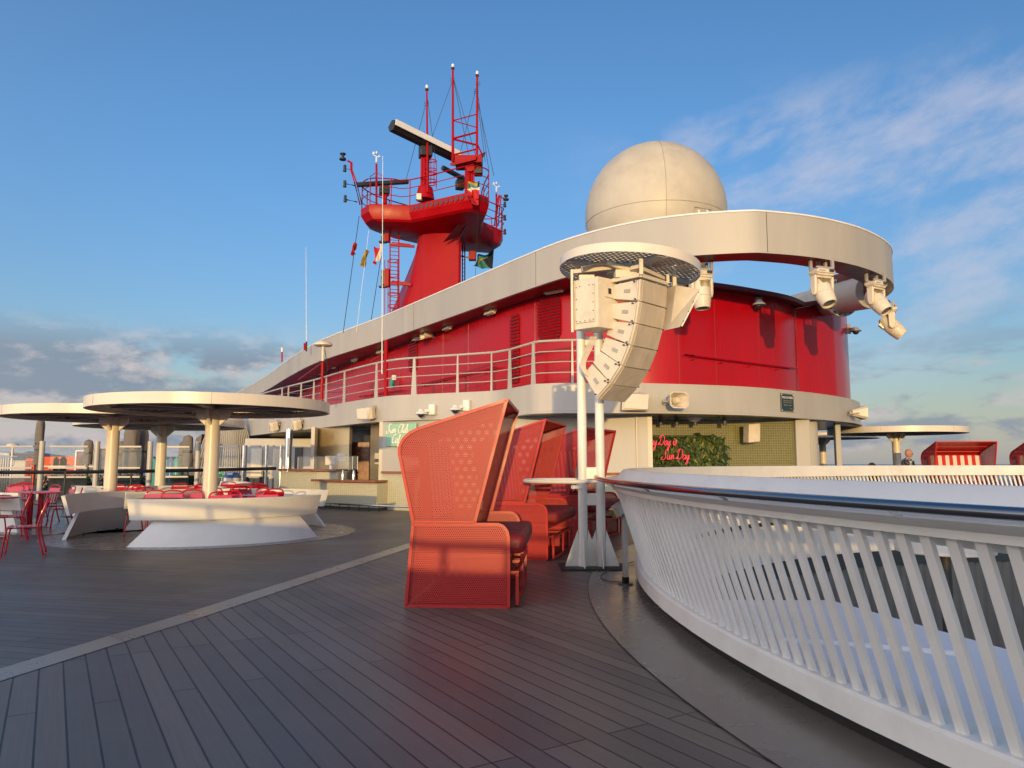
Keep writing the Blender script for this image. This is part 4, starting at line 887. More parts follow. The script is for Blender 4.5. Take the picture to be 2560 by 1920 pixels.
def make_bench(c, a0, a1, label):
    t = thing('curved_bench', label, 'bench', (*c, 0), 0, 'white curved benches under the canopies'); n = max(10, int((a1-a0)/.06))
    MB().ring((0, 0), 2.36, [(.06, .435), (.165, .785), (.14, .79), (.10, .79), (.0, .435)], a0, a1, n).build('backrest_band', M['white'], t, smooth=.5, bevel=.006)
    # splayed base: slanted ends, wider at the deck
    b = MB(); g = []
    for k in range(n+1):
        u = k/n
        def P(rad, z, sh): 
            aa = a0+sh+(a1-a0-2*sh)*u; return (rad*math.cos(aa), rad*math.sin(aa), z)
        g.append([b.pt(P(2.47, .0, .0)), b.pt(P(2.30, .46, .17)), b.pt(P(2.24, .46, .17)), b.pt(P(2.41, .0, .0))])
    for k in range(n):
        for j in range(4): b.face((g[k][j], g[k][(j+1) % 4], g[k+1][(j+1) % 4], g[k+1][j]))
    b.face(g[0]); b.face(g[-1]); b.build('splayed_base', M['white'], t, smooth=.5)
    for k in range(1, 5):
        aa = a0+.2+(a1-a0-.4)*k/5; d = V((math.cos(aa), math.sin(aa), 0)); MB().bar(d*2.372+V((0, 0, .44)), d*2.478+V((0, 0, .78)), .008, .006).build('panel_joint', M['bracket'], t, smooth=0)
        MB().cyl(d*2.30+V((0, 0, .0)), d*2.30+V((0, 0, .035)), .025, n=8).build('floor_bolt', M['dark'], t)
    return t
C1 = V((D(528, 1155, 14.7).x, 14.7)); C2 = V((D(279, 1155, 17.2).x, 17.2)); C3 = V((D(402, 1155, 21.4).x, 21.4)); C4 = V((D(2243, 1155, 26.4).x, 26.4)); C5 = V((D(2058, 1155, 32).x, 32))
make_canopy(C1, 'nearest and largest looking white round canopy on the left'); make_canopy(C2, 'white round canopy at the far left edge, column left of the others'); make_canopy(C3, 'white round canopy behind the two nearer left canopies')
make_canopy(C4, 'white round canopy on the right, above the bald man'); make_canopy(C5, 'white round canopy farther back on the right beside the grey deckhouse')
for c in (C1, C2, C3):
    m_ = MB(); m_.cyl((c[0], c[1], .003), (c[0], c[1], .006), 2.85, n=80); tag(m_.build('deck_disc', M['deckgrey'], smooth=0), kind='structure')
A = R
make_bench(C1, A(-98), A(-17), 'big white bench with splayed base facing the camera under the nearest canopy'); make_bench(C1, A(-236), A(-147), 'white bench left of the nearest bench, its dark inner side showing')
make_bench(C1, A(38), A(118), 'white bench behind the nearest bench, at its right end'); make_bench(C2, A(-178), A(-101), 'white bench at the left edge under the leftmost canopy'); make_bench(C2, A(-55), A(45), 'white bench right of the leftmost canopy column')
make_bench(C3, A(-120), A(-30), 'white bench under the rear left canopy, front side'); make_bench(C3, A(-15), A(70), 'white bench under the rear left canopy, right side')
# ================================================================= CHAIRS AND TABLES
def make_chair():
    t = thing('metal_chair', 'red enamelled metal chair', 'chair', (0, 0, 0), 0, 'red metal chairs around the benches')
    w, dp, r = .21, .2, .0125
    for s in (-1, 1):
        MB().tube(spline([(s*w, dp+.03, 0), (s*w, dp+.01, .25), (s*w, dp-.02, .42), (s*w, dp-.05, .445)], 4), r, n=7).build('leg', M['cred'], t)
        MB().tube(spline([(s*(w+.01), -dp-.1, 0), (s*w, -dp-.03, .25), (s*w, -dp+.0, .45), (s*(w-.005), -dp-.045, .68)], 4), r*1.15, n=7).build('leg', M['cred'], t)
        MB().tube([(s*w, dp-.02, .43), (s*w, -dp, .43)], r, n=6).build('side_rail', M['cred'], t)
    m_ = MB(); m_.tube([(-w, dp-.01, .43), (w, dp-.01, .43)], r, n=6); 
    for k in range(7):
        y = dp-.02-k*.062; m_.box((0, y, .443), (2*w-.0, .046, .008))
    m_.build('seat', M['cred'], t, smooth=.4)
    bt = MB(); bt.tube(spline([(-w, -dp-.045, .66), (-w+.012, -dp-.085, .78), (-w+.07, -dp-.10, .84), (0, -dp-.105, .855), (w-.07, -dp-.10, .84), (w-.012, -dp-.085, .78), (w, -dp-.045, .66)], 5), r*1.15, n=7)
    bt.prism([(-w+.01, -dp-.06, .69), (w-.01, -dp-.06, .69), (w-.015, -dp-.088, .79), (-w+.015, -dp-.088, .79)], (0, .006, 0))
    for x in (-.09, 0, .09): bt.prism([(x-.022, -dp-.005, .46), (x+.022, -dp-.005, .46), (x+.022, -dp-.06, .70), (x-.022, -dp-.06, .70)], (0, .006, 0))
    bt.build('backrest', M['cred'], t, smooth=.5)
    return t
def make_table():
    t = thing('pedestal_table', 'red round metal table', 'table', (0, 0, 0), 0, 'red round tables')
    MB().lathe([(0, .725), (.385, .725), (.395, .735), (.395, .745), (.385, .75), (0, .752)], n=40).build('tabletop', M['cred'], t)
    MB().cyl((0, 0, .02), (0, 0, .725), .055, n=18).build('pedestal', M['cred'], t); MB().lathe([(0, .035), (.05, .035), (.22, .015), (.23, 0), (0, 0)], n=30).build('foot_plate', M['cred'], t)
    return t
ch0 = make_chair(); tb0 = make_table(); used = [False, False]
def chair(px, py, rz, label, Y=None):
    p = G(px, py, 0) if Y is None else V((D(px, 1155, Y).x, Y, 0))
    if not used[0]:
        used[0] = True; ch0.location = (p.x, p.y, 0); ch0.rotation_euler = (0, 0, rz); ch0['label'] = label; return ch0
    return dup(ch0, (p.x, p.y, 0), rz, label)
def table(px, py, label, Y=None):
    p = G(px, py, 0) if Y is None else V((D(px, 1155, Y).x, Y, 0))
    if not used[1]:
        used[1] = True; tb0.location = p; tb0['label'] = label; return tb0
    return dup(tb0, p, 0, label)
h = PI/2
chair(54, 1391, 2.05, 'nearest red chair, whole, at the left edge facing left'); chair(34, 1358, 2.1, 'red chair just behind the nearest one at the left edge', Y=13.2); chair(2, 1352, -h, 'red chair cut by the left edge of the picture')
table(-22, 1345, 'red round table cut by the left edge, between the first chairs'); table(-30, 1330, 'second red table at the left edge behind the first one', Y=14.6)
chair(158, 1323, 2.1, 'red chair facing left, back curved, right side of the pair by the left table'); chair(150, 1305, 2.35, 'red chair behind the pair by the left table, its slatted back showing', Y=16.5)
table(98, 1318, 'red round table with thick pedestal in front of the left bench'); table(84, 1304, 'red round table just behind the thick pedestal table', Y=16.4)
chair(112, 1300, PI*.85, 'red chair seen edge on behind the left table', Y=17.3)
for k, (x, l) in enumerate(((24, 'front'), (40, 'middle'), (54, 'rearmost'))): chair(x, 0, PI+.1*k, l+' chair of the row of red chairs at the far left', Y=17.6+k*.9)
# inside the first bench: only upper parts show
row = [(366, 14.0, PI-.2, 'red chair at the left end of the nearest bench, legs showing'), (418, 13.9, PI, 'red chair second from the left behind the nearest bench'), (543, 13.3, PI+.1, 'red chair with full width back in front of the canopy column'), (585, 13.6, PI+.5, 'red chair turned right beside the one in front of the column'), (657, 13.6, PI-.05, 'rightmost wide red chair back above the nearest bench'), (622, 14.4, -.6, 'red chair behind the rightmost table of the nearest bench'), (674, 15.3, .7, 'red chair at the right end facing the bar')]
for x, Y, rz, l in row: chair(x, 0, rz, l, Y)
for x, Y, rz, l in ((288, 17.9, PI+.3, 'red chair between the left column and the left bench end'), (312, 17.0, 2.0, 'red chair seen side on just right of the left column'), (462, 16.6, PI-.4, 'red chair low behind the bench, left of the nearest column'), (555, 15.4, PI+.9, 'red chair half hidden by the nearest column'), (632, 15.2, 2.6, 'red chair with tilted back among the right hand group'), (470, 14.2, PI+.05, 'red chair between the two left chairs and the column, close behind the bench')): chair(x, 0, rz, l, Y)
table(405, 0, 'red table low behind the left end of the nearest bench', 13.3); table(610, 0, 'red table between the chairs right of the canopy column', 14.5); table(446, 0, 'red table left of the nearest canopy column', 15.3)
row = [(335, 17.3, PI+.2, 'red chair left of the second row, near the left canopy column'), (376, 17.0, -.5, 'red chair turned away, left of the rear canopy column'), (350, 16.1, .9, 'red chair angled between the left and rear columns'), (388, 16.4, -.8, 'red chair leaning over its neighbour left of the rear column'), (440, 18.4, PI, 'red chair just right of the rear canopy column'), (486, 18.0, PI-.3, 'red chair in the middle of the rear row'), (505, 18.6, .6, 'red chair touching the one in the middle of the rear row'), (566, 20.0, PI+.1, 'red chair in the rear row left of the nearest column'), (600, 18.2, PI, 'red chair below the white waste bin'), (640, 17.3, PI-.1, 'red chair behind the rightmost chairs, lower rail visible'), (648, 19.3, .2, 'red chair farthest right in the rear row'), (695, 18.0, -1.0, 'red chair standing alone in front of the tiled bar front'), (585, 17.0, .8, 'red chair with round back right beside the nearest column'), (615, 16.3, PI+.6, 'red chair with slanted back behind the right table')]
for x, Y, rz, l in row: chair(x, 0, rz, l, Y)
table(585, 0, 'red table right of the nearest column in the rear row', 17.9); table(425, 0, 'red table between rear column and nearest column', 17.6); table(300, 0, 'red table half hidden by the left bench end', 18.8)
# ================================================================= BAR
def bar_run(pts, z, label, top=.07, kick=True):
    t = thing('bar_counter', label, 'bar counter', (pts[0][0], pts[0][1], 0), world=True); P = [V((x, y, 0)) for x, y in pts]
    MB().sweep(P, [(0, .08), (0, z-.02), (-.6, z-.02), (-.6, .08)]).build('tiled_front', M['tile'], t, smooth=.3)
    MB().sweep(P, [(.12, z), (.12, z+top), (-.7, z+top), (-.7, z)]).build('wooden_top', M['wood'], t, bevel=.008, smooth=.3)
    MB().sweep(P, [(-.05, 0), (-.05, .08), (-.5, .08), (-.5, 0)]).build('kick_plate', M['dark'], t, smooth=.3)
    return t, P
bt1, _ = bar_run([at_px(703, 25.5), at_px(740, 24.6), at_px(793, 24.0), at_px(845, 23.8)], 1.10, 'tall tiled bar counter with brown wooden top left of the cafe opening')
bt2, P2 = bar_run([at_px(786, 23.0), at_px(860, 22.1), at_px(944, 21.4)], .80, 'lower tiled counter with brown wooden top in front of the cafe opening')
ft = thing('foot_rail', 'low dark steel foot rail along the foot of the tiled counters', 'foot rail', (P2[0].x, P2[0].y, 0), world=True)
fr_ = [V((*at_px(783, 22.6), 0)), V((*at_px(860, 21.7), 0)), V((*at_px(950, 20.9), 0)), V((*at_px(1285, 18.9), 0))]
MB().tube([p+V((0, 0, .17)) for p in fr_], .025, n=8).build('rail', M['steel'], ft)
for k in range(8):
    p = fr_[0].lerp(fr_[2], k/7); MB().tube([p+V((0, 0, .0)), p+V((0, 0, .17))], .015, n=6).build('bracket', M['dark'], ft)
for px, l in ((857, 'left'), (884, 'right')):
    p = D(px, 1195, 22.2); t = MB().lathe([(0, 0), (.05, 0), (.052, .15), (.04, .24), (.02, .29), (0, .3)], (p.x, p.y, .87), n=18).build('cocktail_shaker', M['steel']); tag(t, l+' of the two tall metal shakers on the lower wooden bar top', 'shaker', 'metal shakers on the bar')
p = D(828, 1160, 24.0); t = thing('till_screen', 'square pale till monitor standing on the tall counter', 'monitor', (p.x, p.y, 1.17), -.1)
MB().box((0, 0, .28), (.40, .06, .30), (.12, 0, 0)).build('screen', M['canopy'], t, bevel=.015); MB().box((0, .04, .07), (.1, .08, .14)).build('stand', M['trim'], t); MB().box((.0, -.045, .14), (.07, .01, .02)).build('slot', M['dark'], t)
p = D(854, 1143, 24.6); t = thing('menu_board', 'small pale notice board fixed to the steel wall above the till', 'notice', p, -.25)
MB().box((0, 0, 0), (.34, .03, .24)).build('board', M['canopy'], t, bevel=.005); MB().box((0, -.02, .03), (.24, .006, .012)).box((0, -.02, -.03), (.26, .006, .012)).build('printed_line', M['bracket'], t)
t = thing('glass_guard', 'clear glass screen standing on the tall counter', 'glass screen', (*at_px(790, 24.3), 1.17), world=True)
a, b = V((*at_px(745, 24.6), 1.17)), V((*at_px(894, 23.4), 1.17)); MB().prism([a, b, b+V((0, 0, .42)), a+V((0, 0, .42))], (0, .012, 0)).build('pane', M['glass'], t, smooth=0)
for u in (0, .27, .62, .92, 1): q = a.lerp(b, u); MB().box(q+V((0, 0, .2)), (.012, .02, .42)).build('edge_clip', M['trim'], t)
p = D(947, 1147, 22.6); t = thing('soap_dispenser', 'steel dispenser on the wall right of the cafe doorway', 'dispenser', p, -.4); MB().box((0, 0, 0), (.26, .14, .38)).build('body', M['steelw'], t, bevel=.03); MB().box((0, -.08, -.05), (.18, .02, .1)).build('slot', M['dark'], t)
# ================================================================= WINDBREAK SCREENS
wb = thing('glass_windbreak', 'row of grey posts and rails with smoked glass behind the canopies', 'windbreak', (-14, 27, 0), world=True)
wp = [(-60, 27.5), (103, 27.5), (241, 27.7), (374, 28), (494, 28.4), (611, 27.5), (666, 27), (702, 27)]
pw = [V((*at_px(x, y), 0)) for x, y in wp]
for i, p in enumerate(pw): MB().cyl(p, p+V((0, 0, 2.18 if i < 5 else 2.02)), .095 if i < 6 else .06, n=16).build('post', M['grey' if i < 5 else 'steel'], wb)
for i in range(len(pw)-1):
    a, b = pw[i], pw[i+1]; d = (b-a).normalized()
    for z in (1.98, 1.18, .84):
        MB().bar(a+d*.3+V((0, -.05, z)), b-d*.3+V((0, -.05, z)), .05, .06).build('rail', M['grey' if i < 5 else 'bracket'], wb)
    MB().prism([a+d*.3+V((0, 0, .1)), b-d*.3+V((0, 0, .1)), b-d*.3+V((0, 0, .82)), a+d*.3+V((0, 0, .82))], (0, .012, 0)).build('lower_pane', M['dglass'], wb, smooth=0)
    MB().prism([a+d*.3+V((0, 0, 1.2)), b-d*.3+V((0, 0, 1.2)), b-d*.3+V((0, 0, 1.95)), a+d*.3+V((0, 0, 1.95))], (0, .012, 0)).build('upper_pane', M['glass'], wb, smooth=0)
t = thing('dark_handrail', 'long black handrail running behind the seats to the bar', 'handrail', (-14, 24, 0), world=True)
hr_ = [D(-40, 1181, 21.5), D(200, 1180, 22.5), D(420, 1177, 23.8), D(690, 1171, 26)]
MB().tube(spline(hr_, 4), .055, n=8).build('rail', M['black'], t)
for px, Y in ((-30, 21.5), (165, 22.3), (330, 23.2), (520, 24.6), (660, 25.8)): p = D(px, 1155, Y); MB().cyl((p.x, Y, 0), (p.x, Y, 1.1), .03, n=8).build('post', M['black'], t)
# hedge boxes behind the screen
for k, (x0, x1, Y) in enumerate(((115, 232, 29.2), (255, 366, 29.4), (435, 488, 29.6))):
    a, b = D(x0, 1155, Y), D(x1, 1155, Y); t = thing('hedge_trough', ['long low dark hedge in a trough, left of three behind the windbreak', 'low dark hedge in a trough, middle of three behind the windbreak', 'short dark hedge in a trough, right of three behind the windbreak'][k], 'hedge', ((a.x+b.x)/2, Y, 0), world=True)
    MB().box(((a.x+b.x)/2, Y, .2), (b.x-a.x, .5, .4)).build('trough', M['black'], t)
    rn = random.Random(k); m_ = MB()
    for _ in range(900):
        c = V((rn.uniform(a.x, b.x), Y+rn.uniform(-.3, .3), rn.uniform(.35, .85))); d = V((rn.gauss(0, 1), rn.gauss(0, 1), rn.gauss(.4, 1))).normalized()*.09; s = d.cross(V((rn.random(), rn.random(), rn.random()))).normalized()*.03; m_.poly([c-d, c+s, c+d, c-s])
    m_.build('foliage', M['leafd'], t, smooth=0, normals=False)
# waste bin and exit sign
p = D(580, 1205, 26.6); t = thing('waste_bin', 'white bin with blue domed lid below the exit sign', 'bin', (p.x, p.y, 0))
MB().lathe([(0, 0), (.26, 0), (.29, .5), (.29, .85), (0, .85)], n=28).build('body', M['white'], t); MB().lathe([(.30, .84), (.30, .90), (.2, 1.02), (0, 1.05)], n=28).build('lid', M['blue'], t); MB().box((0, -.22, .97), (.2, .12, .06), (.5, 0, 0)).build('flap', M['trim'], t); MB().lathe([(.293, .1), (.293, .35)], n=28).build('band', M['tread'], t)
p = D(554, 1187, 26.9); t = thing('exit_sign', 'green exit sign with white running figure and arrow near the waste bin', 'sign', p)
MB().box((0, 0, 0), (.32, .02, .17)).build('board', M['green'], t); m_ = MB(); m_.prism([(.02, -.012, -.01), (.09, -.012, -.01), (.09, -.012, -.05), (.14, -.012, .01), (.09, -.012, .07), (.09, -.012, .03), (.02, -.012, .03)], (0, -.003, 0)); m_.build('arrow', M['trim'], t, smooth=0)
m_ = MB(); m_.bar((-.09, -.013, .0), (-.07, -.013, .05), .02, .004).bar((-.09, -.013, 0), (-.05, -.013, -.03), .015, .004).bar((-.09, -.013, 0), (-.12, -.013, -.05), .015, .004).cyl((-.06, -.012, .062), (-.06, -.016, .062), .014).build('running_figure', M['trim'], t, smooth=0); MB().cyl((0, .05, -p.z), (0, .05, -.08), .02).build('stem', M['grey'], t)
# covered patio heaters / rolled parasols in taupe covers
def cover(px, Y, z0, z1, w, label, seed=0):
    p = D(px, 1155, Y); rn = random.Random(seed); m_ = MB(); prof = []; n = 18
    t = thing('covered_equipment', label, 'fabric cover', (p.x, Y, 0)); H = z1-z0; g = []
    for j in range(n+1):
        u = j/n; r = w/2*(1.0-.10*math.exp(-((u-.45)/.05)**2))*(math.sqrt(max(0, 1-((u-.75)/.25)**2))*.55+.45 if u > .75 else 1)
        if j == n: r = .04*w
        g.append([m_.pt((r*(1+.09*math.sin(3*a+seed+u*5)+.05*math.sin(7*a-u*9))*math.cos(a), .85*r*(1+.07*math.sin(4*a+u*6))*math.sin(a), z0+H*u)) for a in [2*PI*k/24 for k in range(24)]])
    for j in range(n):
        for k in range(24): m_.face((g[j][k], g[j][(k+1) % 24], g[j+1][(k+1) % 24], g[j+1][k]))
    m_.build('fabric_cover', M['taupe'], t, smooth=1.2)
    MB().lathe([(w/2*.97, z0+H*.44), (w/2*.97, z0+H*.47)], n=20).build('strap', M['black'], t)
    if z0 > 0: MB().cyl((0, 0, 0), (0, 0, z0+.1), min(.12, w*.2), n=10).build('stand', M['dark'], t)
cover(95, 29, 1.3, 3.1, .33, 'tall slim taupe fabric cover at the far left below the canopy', 1); cover(326, 30, .9, 2.95, .62, 'widest bulky taupe cover between the left and rear columns', 2); cover(354, 30.6, 1.0, 2.85, .42, 'narrower taupe cover just right of the widest one', 3)
cover(219, 31, 1.3, 2.35, .36, 'small taupe cover poking above the slatted screen', 4); cover(302, 31.5, 1.3, 2.3, .3, 'small taupe cover hidden by the left canopy column', 5); cover(468, 30, 1.2, 2.5, .42, 'taupe cover in front of the ribbed pavilion', 6); cover(452, 31, 1.2, 2.25, .2, 'slimmest taupe cover beside the ribbed pavilion', 7)
# orange cabanas, teal cabanas
for k, (x, w) in enumerate(((75, .5), (126, .95), (150, .75), (172, 1.0))):
    p = D(x, 1155, 38); t = thing('orange_cabana', ['narrow orange cabana behind the first windbreak post', 'orange cabana with rounded top, second from the left', 'orange cabana with rounded top, third from the left', 'slatted orange cabana beside the brown glass screen'][k], 'cabana', (p.x, 38, 0), 0, 'orange cabanas behind the windbreak')
    MB().prism([(-w/2, 0, .2), (w/2, 0, .2), (w/2, 0, 1.55), (w/2-.12, 0, 1.68), (-w/2+.12, 0, 1.68), (-w/2, 0, 1.55)], (0, .8, 0)).build('shell', M['orange'], t, bevel=.03); m_ = MB(); m_.box((0, -.02, 1.1), (w*.7, .02, .03)); m_.box((0, -.02, .9), (.03, .02, .8)); m_.build('frame', M['redd'], t)
for k in range(6):
    p = D(366+k*15, 1155, 44); t = thing('teal_cabana', ['first', 'second', 'third', 'fourth', 'fifth', 'sixth'][k]+' teal changing cabin from the left, right of the rear column', 'cabana', (p.x, 44, 0), 0, 'teal cabins in a row')
    MB().prism([(-.17, 0, 0), (.17, 0, 0), (.17, 0, 1.5), (0, 0, 1.72), (-.17, 0, 1.5)], (0, .7, 0)).build('shell', M['teal' if k % 2 else 'blue'], t); MB().box((0, -.02, .8), (.02, .02, 1.2)).build('door_line', M['trim'], t)
# slatted screen
t = thing('slatted_screen', 'vertical slatted screen behind the second windbreak post', 'screen', (D(235, 1155, 33).x, 33, 0), world=True)
for k in range(22): p = D(212+k*2.6, 1155, 33); MB().box((p.x, 33, 1.0), (.022, .05, 2.0)).build('slat', M['grey'], t)
a, b = D(211, 1120, 32.9), D(270, 1120, 32.9); MB().bar(a, b, .06).build('top_rail', M['grey'], t)
t = thing('brown_glass_screen', 'brown tinted glass panel beside the orange cabanas', 'screen', (D(200, 1155, 34).x, 34, 0), world=True)
a, b = D(191, 1127, 34), D(240, 1127, 34); MB().prism([V((a.x, 34, .1)), V((b.x, 34, .1)), V((b.x, 34, a.z)), V((a.x, 34, a.z))], (0, .02, 0)).build('pane', glassy('brown_glass', (.18, .05, .02), .6), t, smooth=0); MB().bar(a, b, .05).bar(V((a.x, 34, 0)), a, .06).build('frame', M['trim'], t)
# short picket balustrade + pale rails in front of the cabanas
t = thing('picket_rail', 'low pale picket balustrade in front of the orange cabanas', 'balustrade', (-18, 31, 0), world=True)
for k in range(44): p = D(108+k*2.9, 1155, 31); MB().box((p.x, 31, .62), (.018, .03, .7)).build('picket', M['grey'], t)
MB().bar(D(105, 1166, 31), D(236, 1166, 31), .06).build('top_rail', M['cream'], t)
# white pergola roof and dome antenna at the far left
t = thing('white_pavilion', 'low white slatted pavilion at the far left edge', 'pavilion', (D(0, 1155, 36).x, 36, 0), world=True)
a, b = D(-40, 1128, 36), D(23, 1133, 36); MB().prism([a, b, b+V((0, 0, -.12)), a+V((0, 0, -.12))], (0, 2, 0)).build('roof', M['grey'], t)
for k in range(9): p = D(-30+k*6, 1155, 36); MB().box((p.x, 36.1, .8), (.06, .06, 1.6)).build('post', M['grey'], t)
def mushroom(px, py, Y, w, zb, label, red=True, loc=None, col='cream'):
    p = D(px, py, Y); t = thing('mushroom_antenna', label, 'antenna', (p.x, p.y, zb)); h = p.z-zb
    MB().lathe([(0, w*.16), (w*.25, w*.15), (w*.42, w*.08), (w*.5, -w*.02), (w*.5, -w*.08), (w*.42, -w*.12), (0, -w*.14)], (0, 0, h), n=32).build('dome', M[col], t)
    MB().cyl((0, 0, h-.55), (0, 0, h-w*.12), w*.07, n=12).build('neck', M['cream'], t); MB().lathe([(.0, 0), (w*.2, 0), (w*.2, -.02), (0, -.02)], (0, 0, h-.55), n=14).build('flange', M['dark'], t)
    MB().cyl((0, 0, 0), (0, 0, h-.56), w*.08, n=12).build('mast', M['mred' if red else 'trim'], t)
    MB().tube(spline([(w*.1, -.02, h-.15), (w*.2, -.02, h-.5), (w*.32, -.05, h-.8), (w*.2, -.02, h-.95), (w*.08, -.02, h-.9)], 5), .012, n=5).build('cable', M['black'], t)
mushroom(32, 1112, 33, .5, 0, 'white mushroom antenna at the far left behind the windbreak', red=False)
mushroom(808, 860, 23.0, .58, ZT, 'cream mushroom antenna on a red mast rising from the gallery')
# hut roofs at the left
for k, (x0, x1, y0, y1, Y) in enumerate(((30, 78, 1138, 1150, 45), (44, 100, 1128, 1140, 52))):
    a, b = D(x0, y1, Y), D(x1, y1, Y); top = D((x0+x1)/2, y0, Y+1.5); t = thing('hut', ['nearer grey roofed hut between the white pavilion and the orange cabanas', 'dark roofed hut behind the orange cabanas'][k], 'hut', (a.x, Y, 0), world=True)
    MB().prism([V((a.x, Y, 0)), V((b.x, Y, 0)), V((b.x, Y, a.z)), V((a.x, Y, a.z))], (0, 3, 0)).build('wall', M['grey'], t)
    m_ = MB(); A4 = [V((a.x-.2, Y-.2, a.z)), V((b.x+.2, Y-.2, a.z)), V((b.x+.2, Y+3.2, a.z)), V((a.x-.2, Y+3.2, a.z))]
    for i in range(4): m_.poly([A4[i], A4[(i+1) % 4], top])
    m_.build('roof', M['dark'], t, smooth=0)
# ribbed pavilion (dark curved shell with pale ribs) and pale deckhouse
t = thing('ribbed_pavilion', 'dark domed pavilion wrapped in pale vertical ribs behind the rear canopy', 'pavilion', (D(545, 1155, 33).x, 35, 0), world=True)
def dome_pt(px, u, o=0):
    Y = 33+2.2*((px-575)/75.0)**2*.4; zt = 1.4+(1155-1041)/FPX*33; lean = -(u**2.2)*.9*(1 if px < 575 else .3)
    p = D(px, 1155, Y); s = (575-px)/90.0; return V((p.x+ (u**2.5)*s*.9, Y-o, u*zt))
cols_ = list(range(492, 640, 6)); m_ = MB(); g = [[m_.pt(dome_pt(x, u/8)) for u in range(9)] for x in cols_]
for i in range(len(g)-1):
    for j in range(8): m_.face((g[i][j], g[i+1][j], g[i+1][j+1], g[i][j+1]))
m_.build('dark_shell', M['black'], t)
for x in range(492, 640, 6): MB().tube([dome_pt(x, u/8, .12) for u in range(9)], .035, n=4).build('rib', M['grey'], t, smooth=0)
MB().prism([D(470, 1155, 34.5)+V((0, 0, -1.4)), D(488, 1155, 34.5)+V((0, 0, -1.4)), D(505, 1085, 34.5), D(490, 1095, 34.5)], (0, 1, 0)).build('end_fin', M['taupe'], t)
t = thing('pale_deckhouse', 'pale grey flat roofed deckhouse with cream panels behind the bar', 'deckhouse', (D(690, 1155, 30).x, 31, 0), world=True)
a, b = D(606, 1096, 31), D(785, 1096, 31); MB().prism([V((a.x, 31, 0)), V((b.x, 31, 0)), V((b.x, 31, b.z)), V((a.x+.1, 31, a.z))], (0, 2, 0)).build('wall', M['grey'], t, bevel=.04)
for x0, x1 in ((628, 655), (683, 712)):
    p, q = D(x0, 1140, 30.97), D(x1, 1140, 30.97); MB().box(((p.x+q.x)/2, 30.98, 1.1), (q.x-p.x, .03, 1.7)).build('cream_panel', M['cream'], t)  # panels in a lighter cream than the wall
p, q = D(737, 1127, 30.95), D(756, 1127, 30.95); MB().box(((p.x+q.x)/2, 30.97, 1.0), (q.x-p.x, .03, 2.0)).build('door', M['dark'], t)
t = thing('black_cabinet', 'black cabinet standing behind the glass below the pale deckhouse', 'cabinet', (D(645, 1155, 28).x, 28, 0)); MB().box((0, 0, .42), (.7, .5, .85)).build('body', M['black'], t, bevel=.03); MB().box((.1, -.27, .42), (.02, .03, .6)).build('handle', M['steel'], t)
# upper pale block with rails between canopy and fascia
t = thing('stair_house', 'pale upper house with dark openings left of the fascia speakers', 'deckhouse', (D(650, 1155, 36).x, 36, 0), world=True)
a, b = D(622, 1040, 36), D(705, 1040, 36); z0_ = D(622, 1077, 36).z; MB().prism([V((a.x, 36, z0_)), V((b.x, 36, z0_)), V((b.x, 36, b.z+.6)), V((a.x, 36, a.z+.6))], (0, 2, 0)).build('wall', M['grey'], t)
for x in (643, 661): p = D(x, 1060, 35.95); MB().box((p.x, 35.97, p.z), (.22, .04, .55)).build('opening', M['black'], t)
m_ = MB()
for i in range(3): m_.bar(D(625+i*2, 1055+i*6, 35.9), D(634+i*2, 1048+i*6, 35.9), .03)
m_.bar(D(640, 1053, 35.8), D(672, 1058, 35.8), .03).bar(D(640, 1063, 35.8), D(672, 1066, 35.8), .03); m_.build('rail', M['trim'], t)
a, b = D(640, 1077, 33), D(790, 1105, 33); MB().prism([V((D(600, 1155, 36.5).x, 36.2, 0)), V((D(800, 1155, 36.5).x, 36.2, 0)), V((D(800, 1155, 36.5).x, 36.2, z0_)), V((D(600, 1155, 36.5).x, 36.2, z0_))], (0, 1, 0)).build('lower_wall', M['tread'], t)
# ================================================================= SIGNAL MAST
MY = 30.0
ms = thing('signal_mast', 'tall red ship mast with a winged platform, railings and radar scanners', 'mast', (-3.2, 31, 5.6), world=True)
ZP = D(907, 509, 28.5).z
def sect(pts, z): return [V((x, y, z)) for x, y in pts]
def X(px, Y): return D(px, 1155, Y).x
def trunk_section(py, xl, xc, xr, yl, yc, yr, yb):
    z = D(xc, py, MY).z; f = lambda px, Y: D(px, py, Y).x
    c = V((f(xc, yc), yc, z))
    L_ = V((f(xl, yl), yl, z)); Rr = V((f(xr, yr), yr, z)); 
    return [L_, L_.lerp(c, .55)+V((0, -.05, 0)), c+V((-.28, .22, 0)), c+V((-.06, .03, 0)), c+V((.3, -.06, 0)), Rr+V((-.1, 0, 0)), Rr+V((0, .1, 0)), V((f(xr-2, yb), yb, z)), V(((L_.x+f(xr-2, yb))/2-.3, yb+.6, z)), L_+V((.2, .5, 0))]
secs = [trunk_section(860, 928, 985, 1150, 33.5, 30.0, 29.6, 32.5), trunk_section(790, 960, 1012, 1150, 33, 30.0, 29.6, 32.3), trunk_section(700, 1000, 1040, 1152, 32.3, 29.95, 29.6, 32), trunk_section(585, 1050, 1064, 1153, 31.2, 29.7, 29.5, 31.8), trunk_section(545, 1052, 1072, 1158, 31.0, 29.3, 29.3, 31.8)]
m_ = MB(); g = [[m_.pt(p) for p in s] for s in secs]
for i in range(len(g)-1):
    for k in range(10): m_.face((g[i][k], g[i][(k+1) % 10], g[i+1][(k+1) % 10], g[i+1][k]))
m_.face(g[-1]); m_.build('trunk', M['mred'], ms, smooth=.75)
